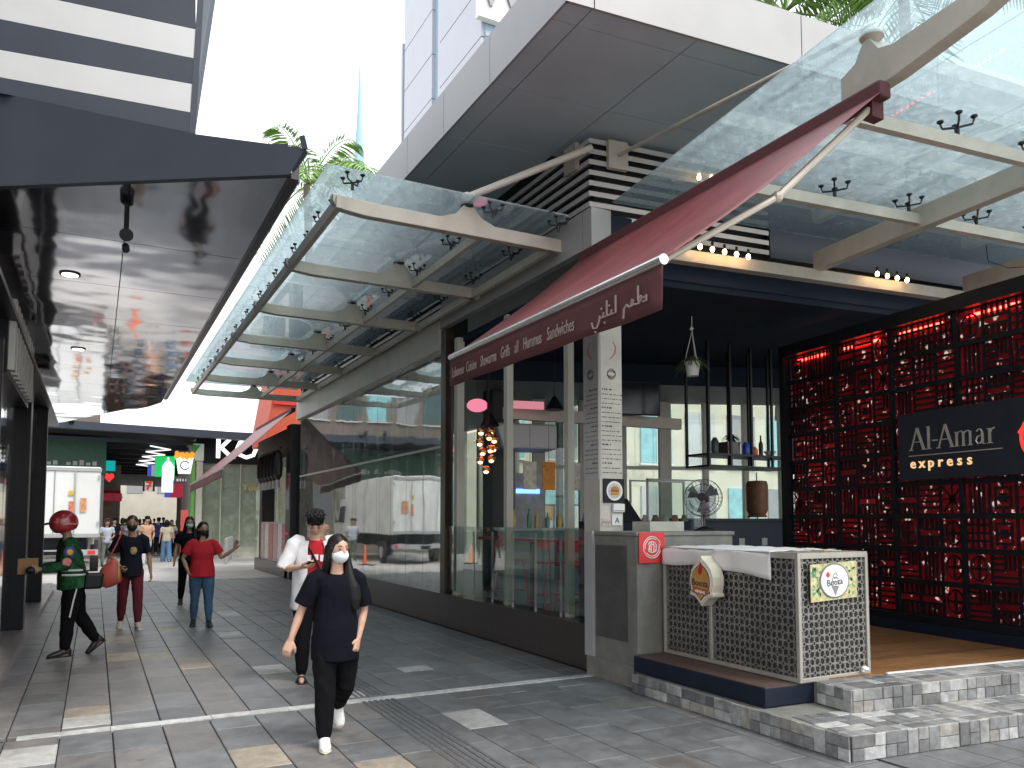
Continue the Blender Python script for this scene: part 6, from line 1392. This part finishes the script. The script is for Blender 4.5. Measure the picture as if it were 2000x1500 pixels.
MB().prism([(-2.2,33.3,.6),(-2.2,35.1,.6),(-2.2,35.1,1.5),(-2.2,34.6,2.5),(-2.2,33.3,2.5)],(2.2,0,0)).obj('cab', m_trk, TR, bevel=.05); MB().prism([(.01,33.6,1.5),(.01,34.75,1.5),(.01,34.5,2.2),(.01,33.6,2.2)],(.01,0,0)).obj('side_window', m_black, TR)
MB().box(-2.0,-.2,27.2,34.8,.62,1.06).obj('chassis', m_black, TR)
MB().box(-2.3,.12,26.9,27.05,.55,.72).obj('bumper', m_alu, TR)
for x in (-2.2,-.16): MB().box(x,x+.2,26.88,26.9,.58,.69).obj('tail_lamp', m_poster, TR)
MB().box(-1.3,-.9,26.88,26.9,.57,.68).obj('number_plate', m_black, TR)
for z in (1.45,2.85):
    for x in (-2.28,.06): MB().box(x,x+.05,26.95,26.99,z,z+.12).obj('hinge', m_alu, TR)
for y in (28.4,34.0):
    for x in (-2.25,-.1):
        w_ = MB().lathe([(.28,0),(.42,.0),(.42,.24),(.28,.24)],(x,y,.42),n=20,axis='x').obj('wheel', M('tyre', (.02,.02,.02), rough=.8), TR); MB().lathe([(.01,-.002),(.24,-.002),(.24,.242),(.01,.242)],(x,y,.42),n=14,axis='x').obj('rim', m_alu, w_)
for k,(x,z,c) in enumerate(((-.72,2.35,(.6,.42,.05)),(-.70,1.75,(.6,.18,.08)),(-.40,1.85,(.62,.30,.14)))): MB().box(x,x+.16,26.965,26.97,z,z+(.14 if k == 0 else .42)).obj('faded_mark', M('truck_mark%d'%k, c, rough=.6, var=.5, scale=9), TR)
# bollards and barrier by the crossing
m_cone = M('cone_orange', (.72,.13,.03), rough=.5)
for k,(x,y) in enumerate(((.9,27.6),(-2.7,26.4))):
    T = thing('traffic_cone', ('orange traffic cone beside the rear of the box truck','orange traffic cone on the far side of the box truck')[k], 'cone', (x,y,0)); MB().lathe([(.14,.03),(.03,.72),(.02,.73)],(x,y,0),n=14).obj('body', m_cone, T, smooth='auto'); MB().box(x-.2,x+.2,y-.2,y+.2,0,.03).obj('base', m_black, T)
RBn = thing('red_banner_stand', 'slim red banner stand near the tea shop', 'banner', (3.05,34,0)); MB().box(2.95,3.2,33,33.03,.1,2.0).obj('banner', M('banner_coral', (.65,.10,.08), rough=.6), RBn); MB().box(2.9,3.25,32.9,33.15,0,.1).obj('foot', m_black, RBn)
for k in range(4):
    x, y = 4.3+.25*k, 30.5+1.3*k; T = thing('bollard', ('nearest','second','third','farthest')[k]+' low steel bollard at the curved kerb by the crossing', 'bollard', (x,y,0), group='steel bollards at the crossing'); MB().lathe([(.06,0),(.06,.9),(.04,.94)],(x,y,0),n=12).obj('post', m_alu, T)
# ================================================================== towers and palms
TW = thing('office_tower', 'pale glass tower with white panels above the roof slab', 'tower', (30,54,0))
MB().box(22.4,48,46,62,0,52).obj('core', M('tower_blue', (.30,.42,.52), rough=.15, var=.15, scale=.3), TW)
m_tp = M('tower_panel', (.42,.44,.50), rough=.3, var=.06, scale=.5)
for z in np.arange(20,44,3.6):
    for y0,y1 in ((46.1,53.4),(55.0,61.2)): MB().box(22.15,22.4,y0,y1,z,z+3.52).obj('wall_panel', m_tp, TW)
    MB().box(22.4,48,45.9,46,z,z+.25).obj('floor_band', m_tp, TW)
MB().box(22.1,22.5,61.6,62.0,18,42.5).obj('corner_fin', m_tp, TW)
MB().box(22.2,22.4,53.5,53.9,20,44).obj('edge_fin', m_tp, TW)
tsx = at(925,30,'y',45.6)
MB().box(tsx.x+.3,tsx.x+9,45.4,45.9,tsx.z,tsx.z+5).obj('sign_board', m_white, TW); text('sign_lettering','Wo',3.6,m_grey,TW,frame((tsx.x+3.0,45.35,tsx.z+.9),(1,0,0),(0,0,1)),.15,bold=.06)
SPt = thing('needle_tower', 'thin haze blue needle tower far away against the sky', 'tower', (74.7,250,0)); MB().tube([(74.7,250,0),(74.7,250,115),(74.6,250,135),(74.55,250,158)],[2.6,2.2,.9,.15],n=12).obj('shaft', M('needle_haze_blue', (.30,.43,.66), rough=.6, spec=.1), SPt, smooth='auto')  # distant haze is put into the shaft's blue colour, no air is built
m_palm = M('palm_leaf', (.17,.32,.055), rough=.4, var=.5, scale=3); m_trunk = M('palm_trunk', (.20,.17,.13), rough=.9, var=.3, scale=6, bump=.4)
def palm(name, lab, base, top, n, L, seed):
    rr = random.Random(seed); T = thing(name, lab, 'palm', base); base = Vector(base); top = Vector(top)
    MB().tube([base+(top-base)*t+Vector((.15*math.sin(t*3),0,0)) for t in np.linspace(0,1,8)],[.22-.10*t for t in np.linspace(0,1,8)],n=10).obj('trunk', m_trunk, T, smooth='auto')
    for k in range(n):
        a = 2*PI*k/n+rr.uniform(-.2,.2); el = rr.uniform(.0,1.25); l = L*rr.uniform(.8,1.1); b = MB(); h = Vector((math.cos(a),math.sin(a),0)); sd_ = Vector((-math.sin(a),math.cos(a),0))
        pts = []
        for t in np.linspace(0,1,34):
            pts.append(top+Vector((.1,0,0))+h*(l*t*math.cos(el)*(1-.12*t))+Vector((0,0,l*(t*math.sin(el)-.62*t*t))))
        b.tube(pts[::3],[.03*(1-.85*t) for t in np.linspace(0,1,len(pts[::3]))],n=5)
        for i in range(3,34):
            t = i/33; ll = .75*L/3*math.sin(PI*min(1,t*.85+.15))**.7; d = (pts[i]-pts[i-1]).normalized()
            for s_ in (-1,1):
                tip = pts[i]+sd_*s_*ll*.75+d*ll*.5+Vector((0,0,-ll*rr.uniform(.25,.6))); w_ = .028*L/3
                md = (pts[i]+tip)/2+Vector((0,0,.05*ll)); b.add([pts[i],md+d*w_,tip,md-d*w_],[(0,1,2,3)])
        b.obj('frond', m_palm, T)
palm('palm_tree','palm tree rising behind the left canopy edge',(6.3,27.2,4.2),tuple(at(598,360,'y',26.5)),18,4.2,3)
palm('palm_tree','palm tree behind the roof slab above the kiosk',(14.6,13.5,4),(14.3,13,13.9),18,4.2,8)
palm('palm_tree','palm tree seen through the front canopy glass',(16.6,11.5,4),(16.3,11.2,14.0),17,3.8,11)
bpy.data.scenes.remove(TMP)
